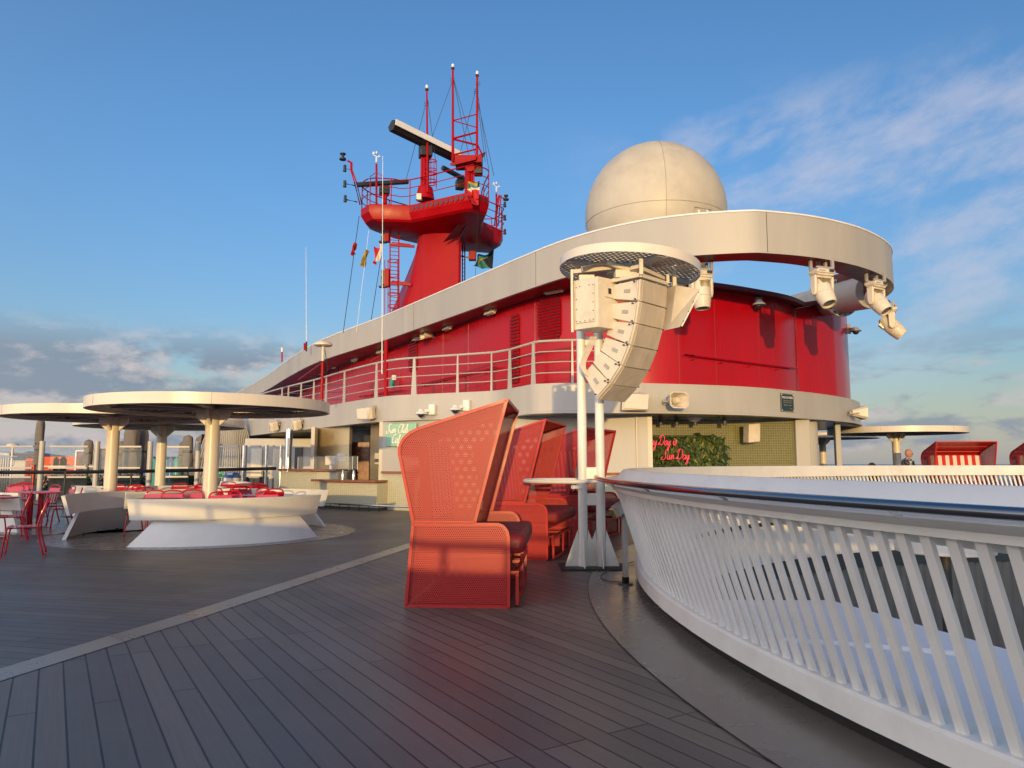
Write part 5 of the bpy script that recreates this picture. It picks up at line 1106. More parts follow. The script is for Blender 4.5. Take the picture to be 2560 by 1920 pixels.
# two dark fins where the trunk meets the platform
m_ = MB(); m_.prism([D(1108, 605, 29.2), D(1142, 592, 29.2), D(1170, 552, 28.4), D(1158, 545, 28.4)], (.0, .06, 0)); m_.prism([D(1140, 610, 29.3), D(1154, 580, 29.3), D(1172, 552, 28.6)], (0, .06, 0)); m_.build('scoop_fin', M['redd'], ms, smooth=0)
out = [(-5.75, 28.5), (-4.9, 28.55), (-4.15, 28.65), (-1.75, 27.25), (-1.45, 27.2), (-.9, 27.75), (-1.15, 29.2), (-1.25, 30.7), (-.45, 31.9), (-.42, 32.4), (-.95, 33.5), (-3, 33.0), (-5.4, 31.0), (-6.15, 29.9), (-6.2, 29.1)]
cx, cy = -2.6, 30.2
def lvl(k, z): return [V((cx+(x-cx)*k, cy+(y-cy)*k, z)) for x, y in out]
lv = [lvl(.985, ZP), lvl(1, ZP-.03), lvl(1, ZP-.32), lvl(.95, ZP-.60), lvl(.90, ZP-.68), lvl(.40, ZP-.86)]
m_ = MB(); g = [[m_.pt(p) for p in s] for s in lv]; n = len(out)
for i in range(len(g)-1):
    for k in range(n): m_.face((g[i][k], g[i][(k+1) % n], g[i+1][(k+1) % n], g[i+1][k]))
for t_ in tessellate_polygon([lv[0]]): m_.face([g[0][k] for k in t_])
for t_ in tessellate_polygon([lv[-1]]): m_.face([g[-1][k] for k in t_])
m_.build('platform', M['mred'], ms, smooth=.35)
# round recesses along the prow edge
pa, pb = V((-4.0, 28.57, ZP-.18)), V((-1.95, 27.35, ZP-.18)); nn = V((-(pb-pa).y*-1, -(pb-pa).x, 0)).normalized(); nn = V((pb.y-pa.y, -(pb.x-pa.x), 0)).normalized()
holes = [pa.lerp(pb, k/10) for k in range(11)]+[V((-1.2, 27.45, ZP-.2)), V((-1.02, 27.62, ZP-.2))]
for i, p in enumerate(holes):
    q = nn if i < 11 else V((.7, -.7, 0)).normalized(); a = MB().cyl(p-q*.02, p+q*.02, .115, n=18).build('round_recess_rim', M['mred'], ms); MB().cyl(p, p+q*.026, .088, n=18).build('dark_hole', M['redd'], a)
# platform railing
rim_ = spline([V((x, y, ZP)) for x, y in out], 4, closed=True); rim_ = [V((cx+(p.x-cx)*.99, cy+(p.y-cy)*.99, ZP)) for p in rim_]
for h in (.38, .72, 1.06): MB().tube([p+V((0, 0, h)) for p in rim_], .026 if h > 1 else .017, n=6, closed=True).build('guard_rail', M['mred'], ms)
for k in range(0, len(rim_), 4): MB().cyl(rim_[k], rim_[k]+V((0, 0, 1.06)), .024, n=6).build('rail_post', M['mred'], ms)
def pole(name, a, b, r, r2=None, par=ms, m='mred', n=10): return MB().cyl(a, b, r, r2, n=n).build(name, M[m], par)
def toplight(p, par):
    l = MB().cyl(p, p+V((0, 0, .07)), .07, n=10).build('light_base', M['black'], par); MB().sphere(p+V((0, 0, .15)), .065, 10, sz=1.5).build('lamp', M['trim'], par)
m1 = pole('mast_pole', D(1069, 480, 28.3), D(1067, 226, 28.3), .055, .035); toplight(D(1067, 226, 28.3), m1)
m2 = pole('mast_pole', D(1132, 405, 29), D(1132, 173, 29), .06, .045); toplight(D(1132, 173, 29), m2)
m3 = pole('mast_pole', D(1192, 398, 29.2), D(1193, 191, 29.2), .06, .045); toplight(D(1193, 191, 29.2), m3)
m_ = MB()
for a, b, w in (((1134, 301), (1190, 286), .04), ((1134, 302), (1190, 318), .035), ((1134, 346), (1190, 331), .07), ((1134, 348), (1190, 362), .07), ((1134, 387), (1190, 373), .06), ((1194, 362), (1206, 388), .06)): m_.cyl(D(*a, 29), D(*b, 29.2), w*.6, n=6)
m_.build('pole_brace', M['mred'], ms)
for x, y in ((1066, 255), (1131, 196), (1190, 225), (1195, 205)):
    m_ = MB(); 
    for k in range(3): m_.cyl(D(x-6, y+k*4, 29), D(x+6, y+k*4, 29), .01, n=4)
    m_.build('insulator', M['dark'], ms)
m_ = MB(); a = D(1125, 407, 28.8); m_.prism([D(1125, 408, 28.8), D(1190, 393, 28.6), D(1214, 379, 29.6), D(1205, 392, 30.2), D(1140, 410, 30)], (0, 0, -.1)); m_.box(D(1172, 407, 29.2), (1.1, .9, .3)); m_.build('top_platform', M['mred'], ms, smooth=0)
MB().box(D(1196, 416, 29.4), (.35, .4, .75)).build('radar_gearbox', M['black'], ms, bevel=.03)
m_ = MB(); m_.prism([D(1160, 413, 29), D(1190, 413, 29), D(1180, 428, 29), D(1168, 428, 29)], (0, .5, 0)); m_.cyl(D(1170, 420, 29.2), D(1169, 485, 29.2), .13, n=10).cyl(D(1180, 420, 29.2), D(1180, 480, 29.2), .06, n=8); m_.build('rear_column', M['mred'], ms, smooth=.5)
m_ = MB()
for x in (1056, 1062, 1069): m_.cyl(D(x, 392, 28.6), D(x-1, 490, 28.6), .075, n=8)
m_.cyl(D(1063, 470, 28.6), D(1063, 500, 28.6), .3, .38, n=12); m_.build('radar_column', M['mred'], ms)
# ladder hoops beside the column
m_ = MB()
for k, y in enumerate((402, 424, 435, 452, 460)): m_.tube([D(1070+18*math.cos(a)+4, y+4*math.sin(a), 28.5) for a in [PI*.55-k2*PI*1.3/8 for k2 in range(9)]], .022, n=5)
for x in (1077, 1085, 1091): m_.cyl(D(x, 400, 28.5), D(x, 458+(x-1077), 28.5), .018, n=5)
m_.build('ladder_cage', M['mred'], ms)
# radar scanners
def scanner(a, b, h, w, gear, gsz, lit, nm):
    a, b = V(a), V(b); d = (b-a).normalized(); n = V((d.y, -d.x, 0)).normalized(); m_ = MB()
    m_.prism([a+n*w*.5+V((0, 0, -h*.2)), a+n*w*.55+V((0, 0, h*.55)), a+n*w*.1+V((0, 0, h*.75)), a-n*w*.5+V((0, 0, h*.1)), a-n*w*.3+V((0, 0, -h*.5)), a+n*w*.3+V((0, 0, -h*.5))], b-a)
    s_ = m_.build('radar_antenna', M['black'], ms, smooth=0)
    if lit:
        m_ = MB(); e = n*(w*.5+.09)+V((0, 0, h*.22)); m_.bar(a+e, b+e, .05, h*.72, up=(0, 0, 1)); m_.build('white_face', M['trim'], s_, smooth=0)
    MB().box(gear, gsz, (0, 0, .3)).build('radar_gearbox', M['black'], ms, bevel=.03)
scanner(D(978, 316, 27.3), D(1142, 396, 29.6), .33, .42, D(1064, 376, 28.6), (.5, .5, .6), True, 1)
scanner(D(893, 463, 28.8), D(1021, 455, 29.6), .16, .16, D(961, 477, 29), (.4, .4, .35), False, 2)
scanner(D(1106, 420, 29.4), D(1167, 452, 31), .16, .16, D(1150, 462, 30.0), (.35, .35, .4), False, 3)
pole('scanner_stand', D(962, 485, 29), D(962, 510, 29), .1); MB().box(D(1048, 493, 28.2), (.2, .2, .26)).build('junction_box', M['cream'], ms, bevel=.02)
# left light arm
m_ = MB()
for o in (0, 5): m_.tube([D(900+o, 512, 28.7), D(886+o, 455, 28.7), D(877+o*.6, 425, 28.7), D(877+o*.6, 407, 28.7), D(868+o*.6, 402, 28.7)], .03, n=6)
m_.tube([D(877, 424, 28.7), D(862, 421, 28.7)], .02); m_.tube([D(888, 464, 28.7), D(862, 459, 28.7)], .03); m_.tube([D(893, 505, 28.7), D(866, 499, 28.7)], .03); m_.build('light_arm', M['mred'], ms)
for x, y in ((857, 392), (862, 421), (862, 460), (863, 497)):
    q = 1 if y < 400 else .5
    p = D(x, y, 28.7); l = MB().cyl(p+V((0, 0, -.13)), p+V((0, 0, -.07)), .14*q, n=12).cyl(p+V((0, 0, .1)), p+V((0, 0, .14)), .12*q, n=12).cyl(p+V((0, 0, -.08)), p+V((0, 0, .1)), .06, n=10).build('signal_lamp', M['black'], ms)
# anemometers
for x, y0_, y1_, Y in ((941, 510, 410, 28.7), (1241, 575, 484, 31.8)):
    a = pole('sensor_pole', D(x, y0_, Y), D(x, y1_, Y), .045); p = D(x, y1_-4, Y); m_ = MB(); m_.cyl(p, p+V((0, 0, .22)), .035, n=8).bar(p+V((-.12, 0, .3)), p+V((.08, 0, .22)), .02).sphere(p+V((-.12, 0, .38)), .05, 8, sz=1.6).sphere(p+V((.0, 0, .42)), .04, 8, sz=1.6).sphere(p+V((.12, 0, .25)), .05, 8); m_.build('wind_sensor', M['trim'], a)
m_ = MB(); m_.tube([D(925, 442, 28.7), D(941, 430, 28.7), D(958, 442, 28.7)], .015, n=5); m_.build('sensor_brace', M['mred'], ms)
# right light arm
m_ = MB()
for o in (0, 4, 9): m_.tube([D(1236+o, 565, 31.8), D(1240+o, 520, 31.8), D(1247+o*.7, 488, 31.8)], .03, n=6)
m_.tube([D(1249, 490, 31.8), D(1252, 494, 31.8), D(1262, 496, 31.8)], .03); m_.tube([D(1248, 512, 31.8), D(1262, 512, 31.8)], .02); m_.tube([D(1246, 545, 31.8), D(1262, 543, 31.8)], .02); m_.tube([D(1245, 578, 31.8), D(1262, 578, 31.8)], .02); m_.build('light_arm', M['mred'], ms)
for x, y in ((1265, 495), (1262, 512), (1262, 545), (1262, 580)):
    q = 1 if y < 500 else .55
    p = D(x, y, 31.8); MB().cyl(p+V((0, 0, -.1)), p+V((0, 0, -.04)), .13*q, n=12).cyl(p+V((0, 0, .08)), p+V((0, 0, .13)), .1*q, n=12).cyl(p+V((0, 0, -.08)), p+V((0, 0, .1)), .055, n=10).build('signal_lamp', M['black'], ms)
# cage ladder left of the trunk and lamp brackets
m_ = MB()
for x in (975, 997): m_.cyl(D(x, 575, 30), D(x, 830, 30), .03, n=6)
for k in range(26): m_.cyl(D(975, 590+k*9.5, 30), D(997, 592+k*9.5, 30), .016, n=5)
lad = m_.build('ladder', M['mred'], ms)
m_ = MB()
for y in (652, 689, 735, 765): m_.tube([D(986+13*math.cos(a)-4, y+4*math.sin(a), 30) for a in [k*PI/8 for k in range(17)]], .022, n=5)
for x in (962, 970, 994): m_.cyl(D(x, 650, 29.9), D(x, 830, 29.9), .018, n=5)
m_.build('safety_hoop', M['mred'], lad)
m_ = MB()
for y, x1 in ((612, 1036), (708, 1028)): m_.bar(D(975, y, 30), D(x1, y+4, 30), .1); m_.bar(D(980, y-6, 30), D(x1-10, y-1, 30), .04)
m_.build('lamp_bracket', M['mred'], ms)
for x, y, hh in ((968, 595, .35), (968, 695, .75)):
    p = D(x, y, 29.9); a = MB().box(p, (.18, .3, hh)).build('signal_box', M['mred'], ms, bevel=.01); MB().box(p+V((-.16, 0, -.0)), (.16, .26, hh*.8)).box(p+V((-.18, 0, -hh*.5)), (.3, .3, .04)).build('black_lamp', M['black'], a); MB().sphere(p+V((-.2, -.12, .1)), .045, 8).build('lens', M['cream'], a)
p = D(1181, 640, 31.5); MB().box(p, (.32, .3, .4)).build('signal_box', M['mred'], ms, bevel=.02); m_ = MB(); m_.bar(D(1153, 640, 31.3), D(1175, 644, 31.3), .06)
for x in (1156, 1162): m_.cyl(D(x, 600, 31.5), D(x, 720, 31.5), .03, n=6)
for k in range(11): m_.cyl(D(1156, 610+k*10, 31.5), D(1162, 610+k*10, 31.5), .015, n=5)
m_.build('rear_ladder', M['redd'], ms)
# stays
for a, b in (((1064, 262, 28.3), (1015, 450, 28.6)), ((1068, 240, 28.3), (1090, 410, 28.6)), ((1130, 205, 29), (1074, 360, 28.4)), ((1134, 200, 29), (1178, 420, 29.2)), ((1134, 198, 29), (1192, 400, 29.4)), ((1190, 220, 29.2), (1150, 385, 29)), ((1195, 240, 29.2), (1222, 425, 29.4)), ((1195, 255, 29.2), (1235, 440, 29.6)), ((1195, 262, 29.2), (1213, 405, 29.4))):
    MB().cyl(D(*a), D(*b), .011, n=4).build('wire_stay', M['dark'], ms)
# halyards and flags
def hal(a, b, label, m='dark'):
    o = MB().cyl(D(*a), D(*b), .014 if m == 'black' else .008, n=5).build('halyard', M[m]); tag(o, label, 'rope'); return o
hal((898, 540, 28.6), (858, 832, 28.6), 'dark rope under the left wing tip carrying the red flag', 'black'); hal((922, 576, 28.8), (891, 830, 28.8), 'pale thin rope carrying the ochre flag', 'trim'); hal((953, 640, 29.2), (927, 806, 29.2), 'dark rope below the red and white flag', 'black')
hal((1235, 612, 32.5), (1230, 680, 32.5), 'short dark rope at the blue black flag under the right wing', 'black'); hal((1195, 530, 27.2), (1188, 700, 30.5), 'thin rope hanging from the prow flag past the trunk', 'dark')
def flag(corners, label, cols, seed, nx=14, ny=12):
    """corners: tl, tr, br, bl as (px,py,Y); cols(u,v)->slot"""
    tl_, tr_, br_, bl_ = [D(*c) for c in corners]; m_ = MB(); g = []
    for j in range(ny+1):
        v = j/ny; row_ = []
        for i in range(nx+1):
            u = i/nx; p = tl_.lerp(tr_, u).lerp(bl_.lerp(br_, u), v); p = p+V((.05*math.sin(u*9+v*4+seed), .16*math.sin(u*8+v*5+seed), .05*math.sin(u*7-v*6+seed*2)))*min(1, .25+u)
            row_.append(m_.pt(p))
        g.append(row_)
    for j in range(ny):
        for i in range(nx): m_.cur = cols((i+.5)/nx, (j+.5)/ny); m_.face((g[j][i], g[j][i+1], g[j+1][i+1], g[j+1][i]))
    o = m_.build('flag', [M['flagr'], M['flagy'], M['flagw'], M['flagt'], M['flagk']], smooth=1.5, normals=False); tag(o, label, 'flag')
flag(((886, 603, 28.6), (889, 612, 28.6), (886, 636, 28.6), (877, 638, 28.6)), 'small furled red flag on the leftmost rope', lambda u, v: 0, 1)
flag(((915, 622, 28.8), (920, 632, 28.8), (908, 665, 28.8), (900, 664, 28.8)), 'ochre yellow flag hanging furled on the second rope', lambda u, v: 1, 2)
flag(((957, 610, 29.2), (938, 618, 29.2), (932, 660, 29.2), (951, 652, 29.2)), 'red and cream two coloured flag left of the cage ladder', lambda u, v: 0 if u > .5 else 2, 3)
flag(((1234, 626, 32.5), (1192, 642, 32.5), (1183, 668, 32.5), (1230, 672, 32.5)), 'aqua, yellow and black flag flying under the right wing', lambda u, v: 4 if u < .55-abs(v-.5)*.9 else (1 if abs(v-.45) < .08 else 3), 4)
flag(((1200, 452, 27.0), (1164, 462, 27.0), (1172, 490, 27.0), (1196, 498, 27.0)), 'red, white and aqua ensign draped over the prow of the mast platform', lambda u, v: (4 if u < .2 else (1 if v < .16 else 3)) if (v < .35) else (2 if v < .52 else 0), 5)
flag(((1196, 490, 27.0), (1172, 484, 27.0), (1180, 508, 27.05), (1196, 514, 27.0)), 'red lower fly of the ensign below the mast platform prow', lambda u, v: 0, 6)
# whip antennas
def whip(px, py0, py1, Y, r, label, red_base=True):
    a, b = D(px, py0, Y), D(px-1, py1, Y); t = thing('whip_antenna', label, 'antenna', a, world=True)
    MB().cyl(a, b, r, r*.4, n=8).build('rod', M['trim'], t)
    if red_base: MB().cyl(a+V((0, 0, -.3)), a+V((0, 0, .15)), r*2.2, n=8).build('base', M['black'], t)
    return t
whip(766, 862, 618, 33, .018, 'thin white whip antenna rising behind the left end of the roof band'); MB().cyl(D(762, 875, 33), D(762, 858, 33), .06, n=8).build('red_socket', M['mred'], bpy.data.objects['whip_antenna'])
p = D(705, 905, 34); t = thing('antenna_post', 'short red and white post on the far left end of the roof band', 'antenna', p, world=True); MB().cyl(p, D(705, 878, 34), .035, n=8).build('red_post', M['mred'], t); MB().cyl(D(705, 880, 34), D(705, 869, 34), .05, n=8).build('white_tip', M['trim'], t)
zg = ZT; p = V((D(965, 990, 22.0).x, 22.0, zg)); t = thing('gallery_antenna', 'long white whip antenna clamped to a red pole on the gallery', 'antenna', p, world=True)
MB().cyl(p, D(965, 852, 22.0), .06, n=10).build('red_pole', M['mred'], t); a, b = D(955, 935, 21.9), D(957, 390, 21.9); MB().cyl(a, b, .018, .007, n=8).build('whip', M['trim'], t)
for y in (866, 925): MB().bar(D(955, y, 21.9), D(968, y-1, 22), .03).build('clamp', M['dark'], t)
MB().cyl(D(965, 880, 22), D(925, 905, 24), .02, n=6).cyl(D(808, 905, 23.0), D(745, 950, 27), .02, n=6).build('brace', M['mred'], t)
p, rz = frame_at(993, 953, None, .05); t = thing('wall_hydrant_unit', 'small teal and white fitting on the red wall behind the gallery rails', 'wall unit', p, rz)
MB().cyl((-.1, -.15, -.25), (-.02, -.15, .05), .09, n=12).build('teal_cylinder', M['teal'], t); MB().box((.08, -.12, .12), (.14, .14, .2)).build('white_box', M['white'], t, bevel=.02); MB().tube([(0, -.05, .2), (.02, -.15, .3), (.1, -.1, .32)], .015).build('hose', M['dark'], t)
# ================================================================= PEOPLE
def person(loc, rz, label, standing=True, bald=True, top='shirt', H=1.76):
    t = thing('person', label, 'person', loc, rz)          # faces local +X
    k = H/1.76; J = {}
    sit = not standing; hz = .93 if standing else .50
    P = dict(pelvis=(0, 0, hz), waist=(0, 0, hz+.17), chest=(.01, 0, hz+.38), neck=(.02, 0, hz+.56), head0=(.04, 0, hz+.63),
      shL=(0, .19, hz+.53), elL=(-.06, .24, hz+.22), haL=(.10, .24, hz+.02), shR=(0, -.19, hz+.53), elR=(-.06, -.24, hz+.22), haR=(.12, -.22, hz+.03))
    if standing: P.update(hipL=(0, .09, .88), knL=(.05, .1, .48), anL=(.0, .1, .08), toL=(.16, .11, .03), hipR=(0, -.09, .88), knR=(.0, -.1, .48), anR=(-.1, -.1, .09), toR=(.06, -.11, .03))
    else: P.update(hipL=(.05, .1, .5), knL=(.45, .12, .50), anL=(.43, .12, .08), toL=(.6, .13, .03), hipR=(.05, -.1, .5), knR=(.45, -.12, .50), anR=(.43, -.12, .08), toR=(.6, -.13, .03))
    Rd = dict(pelvis=.15, waist=.135, chest=.155, neck=.07, head0=.065, shL=.08, elL=.045, haL=.03, shR=.08, elR=.045, haR=.03, hipL=.10, knL=.06, anL=.04, toL=.03, hipR=.10, knR=.06, anR=.04, toR=.03)
    E_ = [('pelvis', 'waist'), ('waist', 'chest'), ('chest', 'neck'), ('neck', 'head0'), ('chest', 'shL'), ('shL', 'elL'), ('elL', 'haL'), ('chest', 'shR'), ('shR', 'elR'), ('elR', 'haR'), ('pelvis', 'hipL'), ('hipL', 'knL'), ('knL', 'anL'), ('anL', 'toL'), ('pelvis', 'hipR'), ('hipR', 'knR'), ('knR', 'anR'), ('anR', 'toR')]
    names = list(P); extra = []
    vs = [V(P[n])*k for n in names]; rad = [Rd[n]*k for n in names]; es = [(names.index(a), names.index(b)) for a, b in E_]
    for s_ in ('L', 'R'):        # five fingers from each hand
        w = V(P['ha'+s_])*k; wi = names.index('ha'+s_); sg_ = 1 if s_ == 'L' else -1
        vs.append(w+V((.05, 0, -.03))); rad.append(.028*k); pi_ = len(vs)-1; es.append((wi, pi_))
        for f_, (dy, ln_) in enumerate(((-.03, .055), (-.01, .075), (.01, .08), (.03, .07))):
            a = vs[pi_]+V((.04, dy, -.02)); b = a+V((ln_*.7, 0, -ln_*.6)); vs.extend([a, b]); rad.extend([.009*k, .007*k]); es.extend([(pi_, len(vs)-2), (len(vs)-2, len(vs)-1)])
        a = w+V((.04, -sg_*.04, -.01)); b = a+V((.04, -sg_*.01, -.02)); vs.extend([a, b]); rad.extend([.010*k, .008*k]); es.extend([(wi, len(vs)-2), (len(vs)-2, len(vs)-1)])
    me = bpy.data.meshes.new('body'); me.from_pydata(vs, es, []); o = bpy.data.objects.new('body', me); COL.objects.link(o)
    md = o.modifiers.new('s', 'SKIN'); 
    for v, r in zip(me.skin_vertices[0].data, rad): v.radius = (r, r)
    me.skin_vertices[0].data[0].use_root = True
    o.modifiers.new('sub', 'SUBSURF').levels = 2; o.modifiers['sub'].render_levels = 2
    bpy.context.view_layer.update(); dg = bpy.context.evaluated_depsgraph_get(); m2 = bpy.data.meshes.new_from_object(o.evaluated_get(dg)); bpy.data.objects.remove(o)
    m2.name = 'body'
    b = bmesh.new(); b.from_mesh(m2); hc = V((.055, 0, hz+.725))*k
    r_ = bmesh.ops.create_uvsphere(b, u_segments=28, v_segments=20, radius=1.0)
    for v in r_['verts']:
        p = v.co.copy(); x, y, z = p
        q = V((x*.104, y*.084, z*.125))
        if x > .55 and abs(y) < .25 and -.35 < z < .08: q.x += .022*(1-abs(y)/.25)      # nose
        if x > .5 and abs(abs(y)-.35) < .18 and -.02 < z < .22: q.x -= .010                # eye sockets
        if z < -.5 and x > .1: q.x += .008
        if abs(y) > .9 and abs(x) < .3 and -.25 < z < .15: q.y *= 1.16                      # ears
        v.co = (hc+q*k)
    b.to_mesh(m2); b.free()
    m2.materials.clear(); 
    for q in (M['skin'], M[top], M['jean'], M['hair']): m2.materials.append(q)
    for f_ in m2.polygons:
        c = f_.center; z = c.z/k
        if z > hz+.575: f_.material_index = 3 if (not bald and (z > hz+.79 or (c.x < .03 and z > hz+.68))) else 0
        elif z > hz+.02 and not (c.x > .04 and abs(c.y) > .19*k and z < hz+.12): f_.material_index = 1
        elif abs(c.y) > .195*k and c.x > .03 and z > hz-.2 and standing: f_.material_index = 0
        else: f_.material_index = 2
    m2.shade_smooth(); bo_ = bpy.data.objects.new('body', m2); COL.objects.link(bo_); bo_.parent = t
    if not bald:
        MB().sphere((hc.x-.015, 0, hc.z+.025), .105*k, 18, sy=.88).build('hair', M['hair'], t)
    else:
        m_ = MB(); m_.tube(spline([(.12*k, -.10*k, (hz+.50)*k), (.155*k, -.05*k, (hz+.3)*k), (.15*k, .0, (hz+.1)*k)], 4), .035*k, n=8); m_.tube(spline([(.12*k, .10*k, (hz+.50)*k), (.155*k, .05*k, (hz+.3)*k), (.15*k, .0, (hz+.1)*k)], 4), .035*k, n=8); m_.build('dark_bag_strap', M['vest'], t)
    return t
q = V((D(2268, 1155, 21.2).x, 21.2, 0)); person(q, -.1, 'bald man in a black and white patterned shirt walking right behind the balustrade', H=1.755)
q = V((D(2183, 1155, 22.5).x, 22.5, 0)); person(q, PI, 'seated person with short dark hair, only the top of the head above the balustrade', standing=False, bald=False, top='vest', H=1.80)
seat = MB().box((q.x+.05, q.y, .21), (.42, .45, .42)).build('stool', M['cred'], bevel=.04); tag(seat, 'red padded stool under the seated person behind the balustrade', 'stool')
# ================================================================= SHADE WALL ADDED BEHIND THE VIEWER (unseen, stepped to throw the evening shadow)
bh = thing('aft_shade_wall', 'pale unseen wall with a roof railing added behind the photographer, shaped to shade the near deck', 'deckhouse', (-10, -7, 0), world=True)
prof = [(-34, 3.0), (-13, 2.5), (-9, 2.15), (-6.4, 1.92), (-4, 1.72), (-1.2, 1.40), (.3, 1.36), (.45, 2.35), (3.0, 2.35), (3.15, 1.1), (14, 1.0)]
m_ = MB(); m_.prism([V((-34, -7, 0))]+[V((x, -7, z)) for x, z in prof]+[V((14, -7, 0))], (0, -3, 0)); m_.build('wall', M['grey'], bh, smooth=0)
m_ = MB()
for (xa, za), (xb, zb_) in zip(prof[:6], prof[1:7]): m_.cyl((xa, -7.1, za+.25), (xb, -7.1, zb_+.25), .035, n=8)
m_.build('roof_rail', M['grey'], bh)
def zprof(x):
    for (xa, za), (xb, zb_) in zip(prof, prof[1:]):
        if xa <= x <= xb: return za+(zb_-za)*(x-xa)/(xb-xa)
x = -30.0
while x < .1:
    MB().cyl((x, -7.1, zprof(x)-.05), (x, -7.1, zprof(x)+.25), .035, n=6).build('rail_post', M['grey'], bh); x += .62 if int(x*7) % 2 else 1.1
# ================================================================= LIGHT AND SKY
SUN_AZ = R(1.5); SUN_EL = R(4.2)
ld = V((math.sin(SUN_AZ)*math.cos(SUN_EL), math.cos(SUN_AZ)*math.cos(SUN_EL), -math.sin(SUN_EL)))
sun = bpy.data.lights.new('sun', 'SUN'); so = bpy.data.objects.new('sun', sun); COL.objects.link(so)
so.rotation_euler = ld.to_track_quat('-Z', 'Y').to_euler(); sun.energy = 3.15; sun.angle = R(.4); sun.color = (1.0, .66, .25); so.location = (-10, -20, 12)
w = bpy.data.worlds.new('World'); sc.world = w; w.use_nodes = True; nt = w.node_tree; N = nt.nodes; L = nt.links
bg = N['Background']; sky = N.new('ShaderNodeTexSky'); sky.sky_type = 'NISHITA'; sky.sun_disc = False; sky.sun_elevation = SUN_EL
sd = -ld; sky.sun_rotation = math.atan2(sd.x, sd.y); sky.air_density = 1.0; sky.dust_density = .6; sky.ozone_density = 2.2; sky.altitude = 20
tc = N.new('ShaderNodeTexCoord'); sep = N.new('ShaderNodeSeparateXYZ'); L.new(tc.outputs['Generated'], sep.inputs[0])
el = math_n(nt, 'ARCSINE', sep.outputs[2]); az = math_n(nt, 'ARCTAN2', sep.outputs[0], sep.outputs[1])
def mrange(v, a, b, c=0, d=1):
    n = N.new('ShaderNodeMapRange'); n.interpolation_type = 'SMOOTHSTEP'; L.new(v, n.inputs[0])
    for i, x in enumerate((a, b, c, d)): n.inputs[i+1].default_value = x
    return n.outputs[0]
def cloudnoise(sx, sy, rot, scale, detail, rough, off=0, dist=.0):
    cb = N.new('ShaderNodeCombineXYZ'); L.new(az, cb.inputs[0]); L.new(el, cb.inputs[1]); cb.inputs[2].default_value = off
    mp = N.new('ShaderNodeMapping'); mp.vector_type = 'TEXTURE'; mp.inputs['Rotation'].default_value = (0, 0, rot); mp.inputs['Scale'].default_value = (1/sx, 1/sy, 1); L.new(cb.outputs[0], mp.inputs[0])
    n = N.new('ShaderNodeTexNoise'); n.inputs['Scale'].default_value = scale; n.inputs['Detail'].default_value = detail; n.inputs['Roughness'].default_value = rough; n.inputs['Distortion'].default_value = dist; L.new(mp.outputs[0], n.inputs['Vector'])
    return n.outputs[0]
mul = lambda a, b: math_n(nt, 'MULTIPLY', a, b)
# low banks on the left, a broken low layer all round
nlow = cloudnoise(1.0, 2.3, 0, 5.2, 11, .6, 2.3, .1)
bank = mul(mrange(nlow, .38, .50), mul(mrange(el, .185, .12), mrange(el, -.02, .02)))
leftw = mrange(az, .05, -.20, .0, 1.0)
lowall = mul(mrange(cloudnoise(1.0, 3.4, .03, 6.0, 10, .62, 7.0, .2), .47, .60), mrange(el, .21, .06))
low = math_n(nt, 'MAXIMUM', mul(bank, leftw), mul(lowall, .85))
haze = mrange(el, .13, .0, 0, .55)
# high streaks on the right, rising towards upper right
nst = cloudnoise(1.0, 2.1, R(14), 4.6, 12, .62, 4.0, .12)
reg = mul(mul(mrange(az, .02, .34), mrange(el, .50, .40)), mrange(el, .06, .20))
streak = mul(mrange(nst, .45, .70), reg)
nsh = cloudnoise(1.0, 2.3, 0, 5.2, 11, .6, 2.36, .1)
ccol = N.new('ShaderNodeMix'); ccol.data_type = 'RGBA'; ccol.inputs['A'].default_value = (.235, .285, .37, 1); ccol.inputs['B'].default_value = (.58, .52, .53, 1); L.new(mrange(nsh, .50, .40), ccol.inputs['Factor'])
SKYS = .10
def to_world(c): return c
gain = N.new('ShaderNodeMix'); gain.data_type = 'VECTOR'; L.new(mrange(el, .0, .45), gain.inputs['Factor']); gain.inputs['A'].default_value = (1.9, 1.9, 2.3); gain.inputs['B'].default_value = (1.9, 2.55, 3.3)
skys = N.new('ShaderNodeVectorMath'); skys.operation = 'MULTIPLY'; L.new(sky.outputs[0], skys.inputs[0]); L.new(gain.outputs[1], skys.inputs[1])
def mixc(f, a, b):
    m = N.new('ShaderNodeMix'); m.data_type = 'RGBA'; m.clamp_factor = True; L.new(f, m.inputs['Factor'])
    for s_, v in (('A', a), ('B', b)):
        if isinstance(v, tuple): m.inputs[s_].default_value = v
        else: L.new(v, m.inputs[s_])
    return m.outputs['Result']
K = 1/SKYS
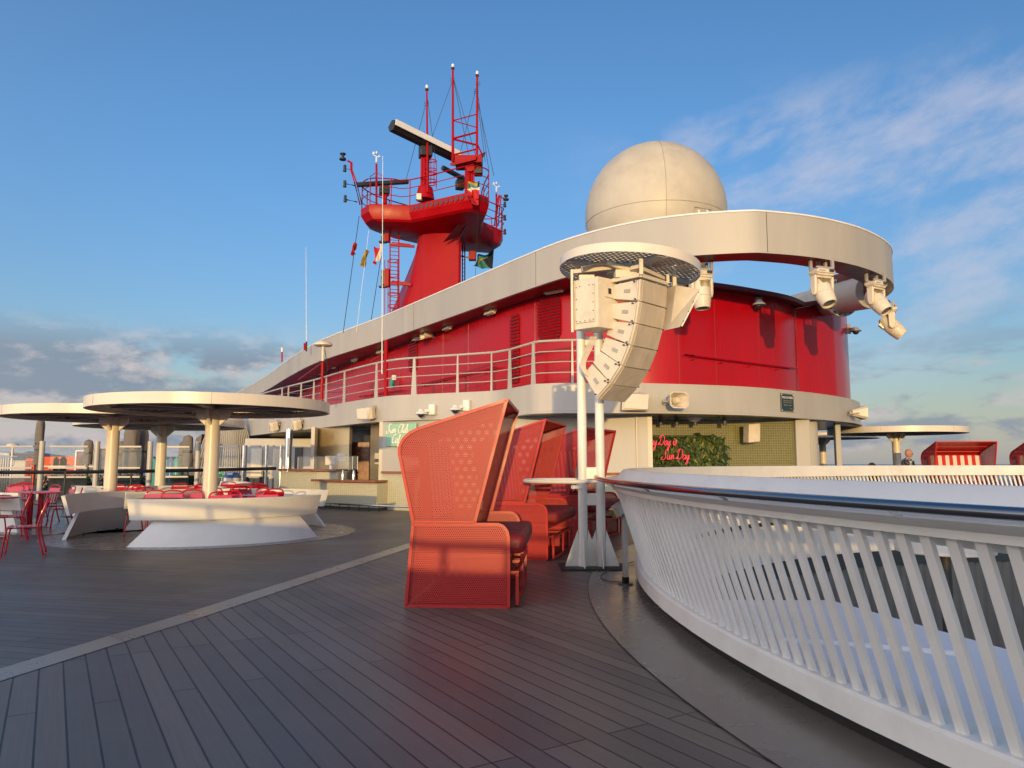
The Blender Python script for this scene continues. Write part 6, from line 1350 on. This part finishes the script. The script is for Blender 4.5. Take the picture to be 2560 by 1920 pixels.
hz = mixc(haze, skys.outputs[0], (.46*K, .52*K, .60*K, 1))
ck = N.new('ShaderNodeVectorMath'); ck.operation = 'SCALE'; L.new(ccol.outputs['Result'], ck.inputs[0]); ck.inputs['Scale'].default_value = K
c1_ = mixc(mul(low, .88), hz, ck.outputs[0])
c2_ = mixc(mul(streak, .58), c1_, (.60*K, .60*K, .70*K, 1))
# glow added to the sky around the low sun, behind the viewer, for fill
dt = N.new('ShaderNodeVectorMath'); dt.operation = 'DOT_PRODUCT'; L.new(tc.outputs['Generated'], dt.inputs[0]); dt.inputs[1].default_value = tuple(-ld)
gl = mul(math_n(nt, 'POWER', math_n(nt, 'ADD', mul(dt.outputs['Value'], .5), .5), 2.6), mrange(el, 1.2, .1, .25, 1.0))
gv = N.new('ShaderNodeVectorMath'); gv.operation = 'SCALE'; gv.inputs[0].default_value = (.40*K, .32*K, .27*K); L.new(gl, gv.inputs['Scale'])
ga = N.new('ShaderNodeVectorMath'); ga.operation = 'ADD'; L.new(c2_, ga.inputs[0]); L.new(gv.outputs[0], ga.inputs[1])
d2 = N.new('ShaderNodeVectorMath'); d2.operation = 'DOT_PRODUCT'; L.new(tc.outputs['Generated'], d2.inputs[0]); d2.inputs[1].default_value = V((-.75, -.65, .12)).normalized()  # second glow added at the left, out of view, to brighten the slats
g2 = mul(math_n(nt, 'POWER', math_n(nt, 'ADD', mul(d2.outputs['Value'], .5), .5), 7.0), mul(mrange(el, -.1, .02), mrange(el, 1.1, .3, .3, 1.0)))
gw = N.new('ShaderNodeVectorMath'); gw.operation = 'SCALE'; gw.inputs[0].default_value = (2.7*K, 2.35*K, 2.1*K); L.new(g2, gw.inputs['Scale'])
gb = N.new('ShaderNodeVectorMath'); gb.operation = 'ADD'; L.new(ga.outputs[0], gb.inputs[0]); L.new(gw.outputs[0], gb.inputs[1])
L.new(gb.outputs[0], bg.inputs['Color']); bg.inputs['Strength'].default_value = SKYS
sc.cycles.max_bounces = 8; sc.cycles.transparent_max_bounces = 24
bpy.context.view_layer.update()
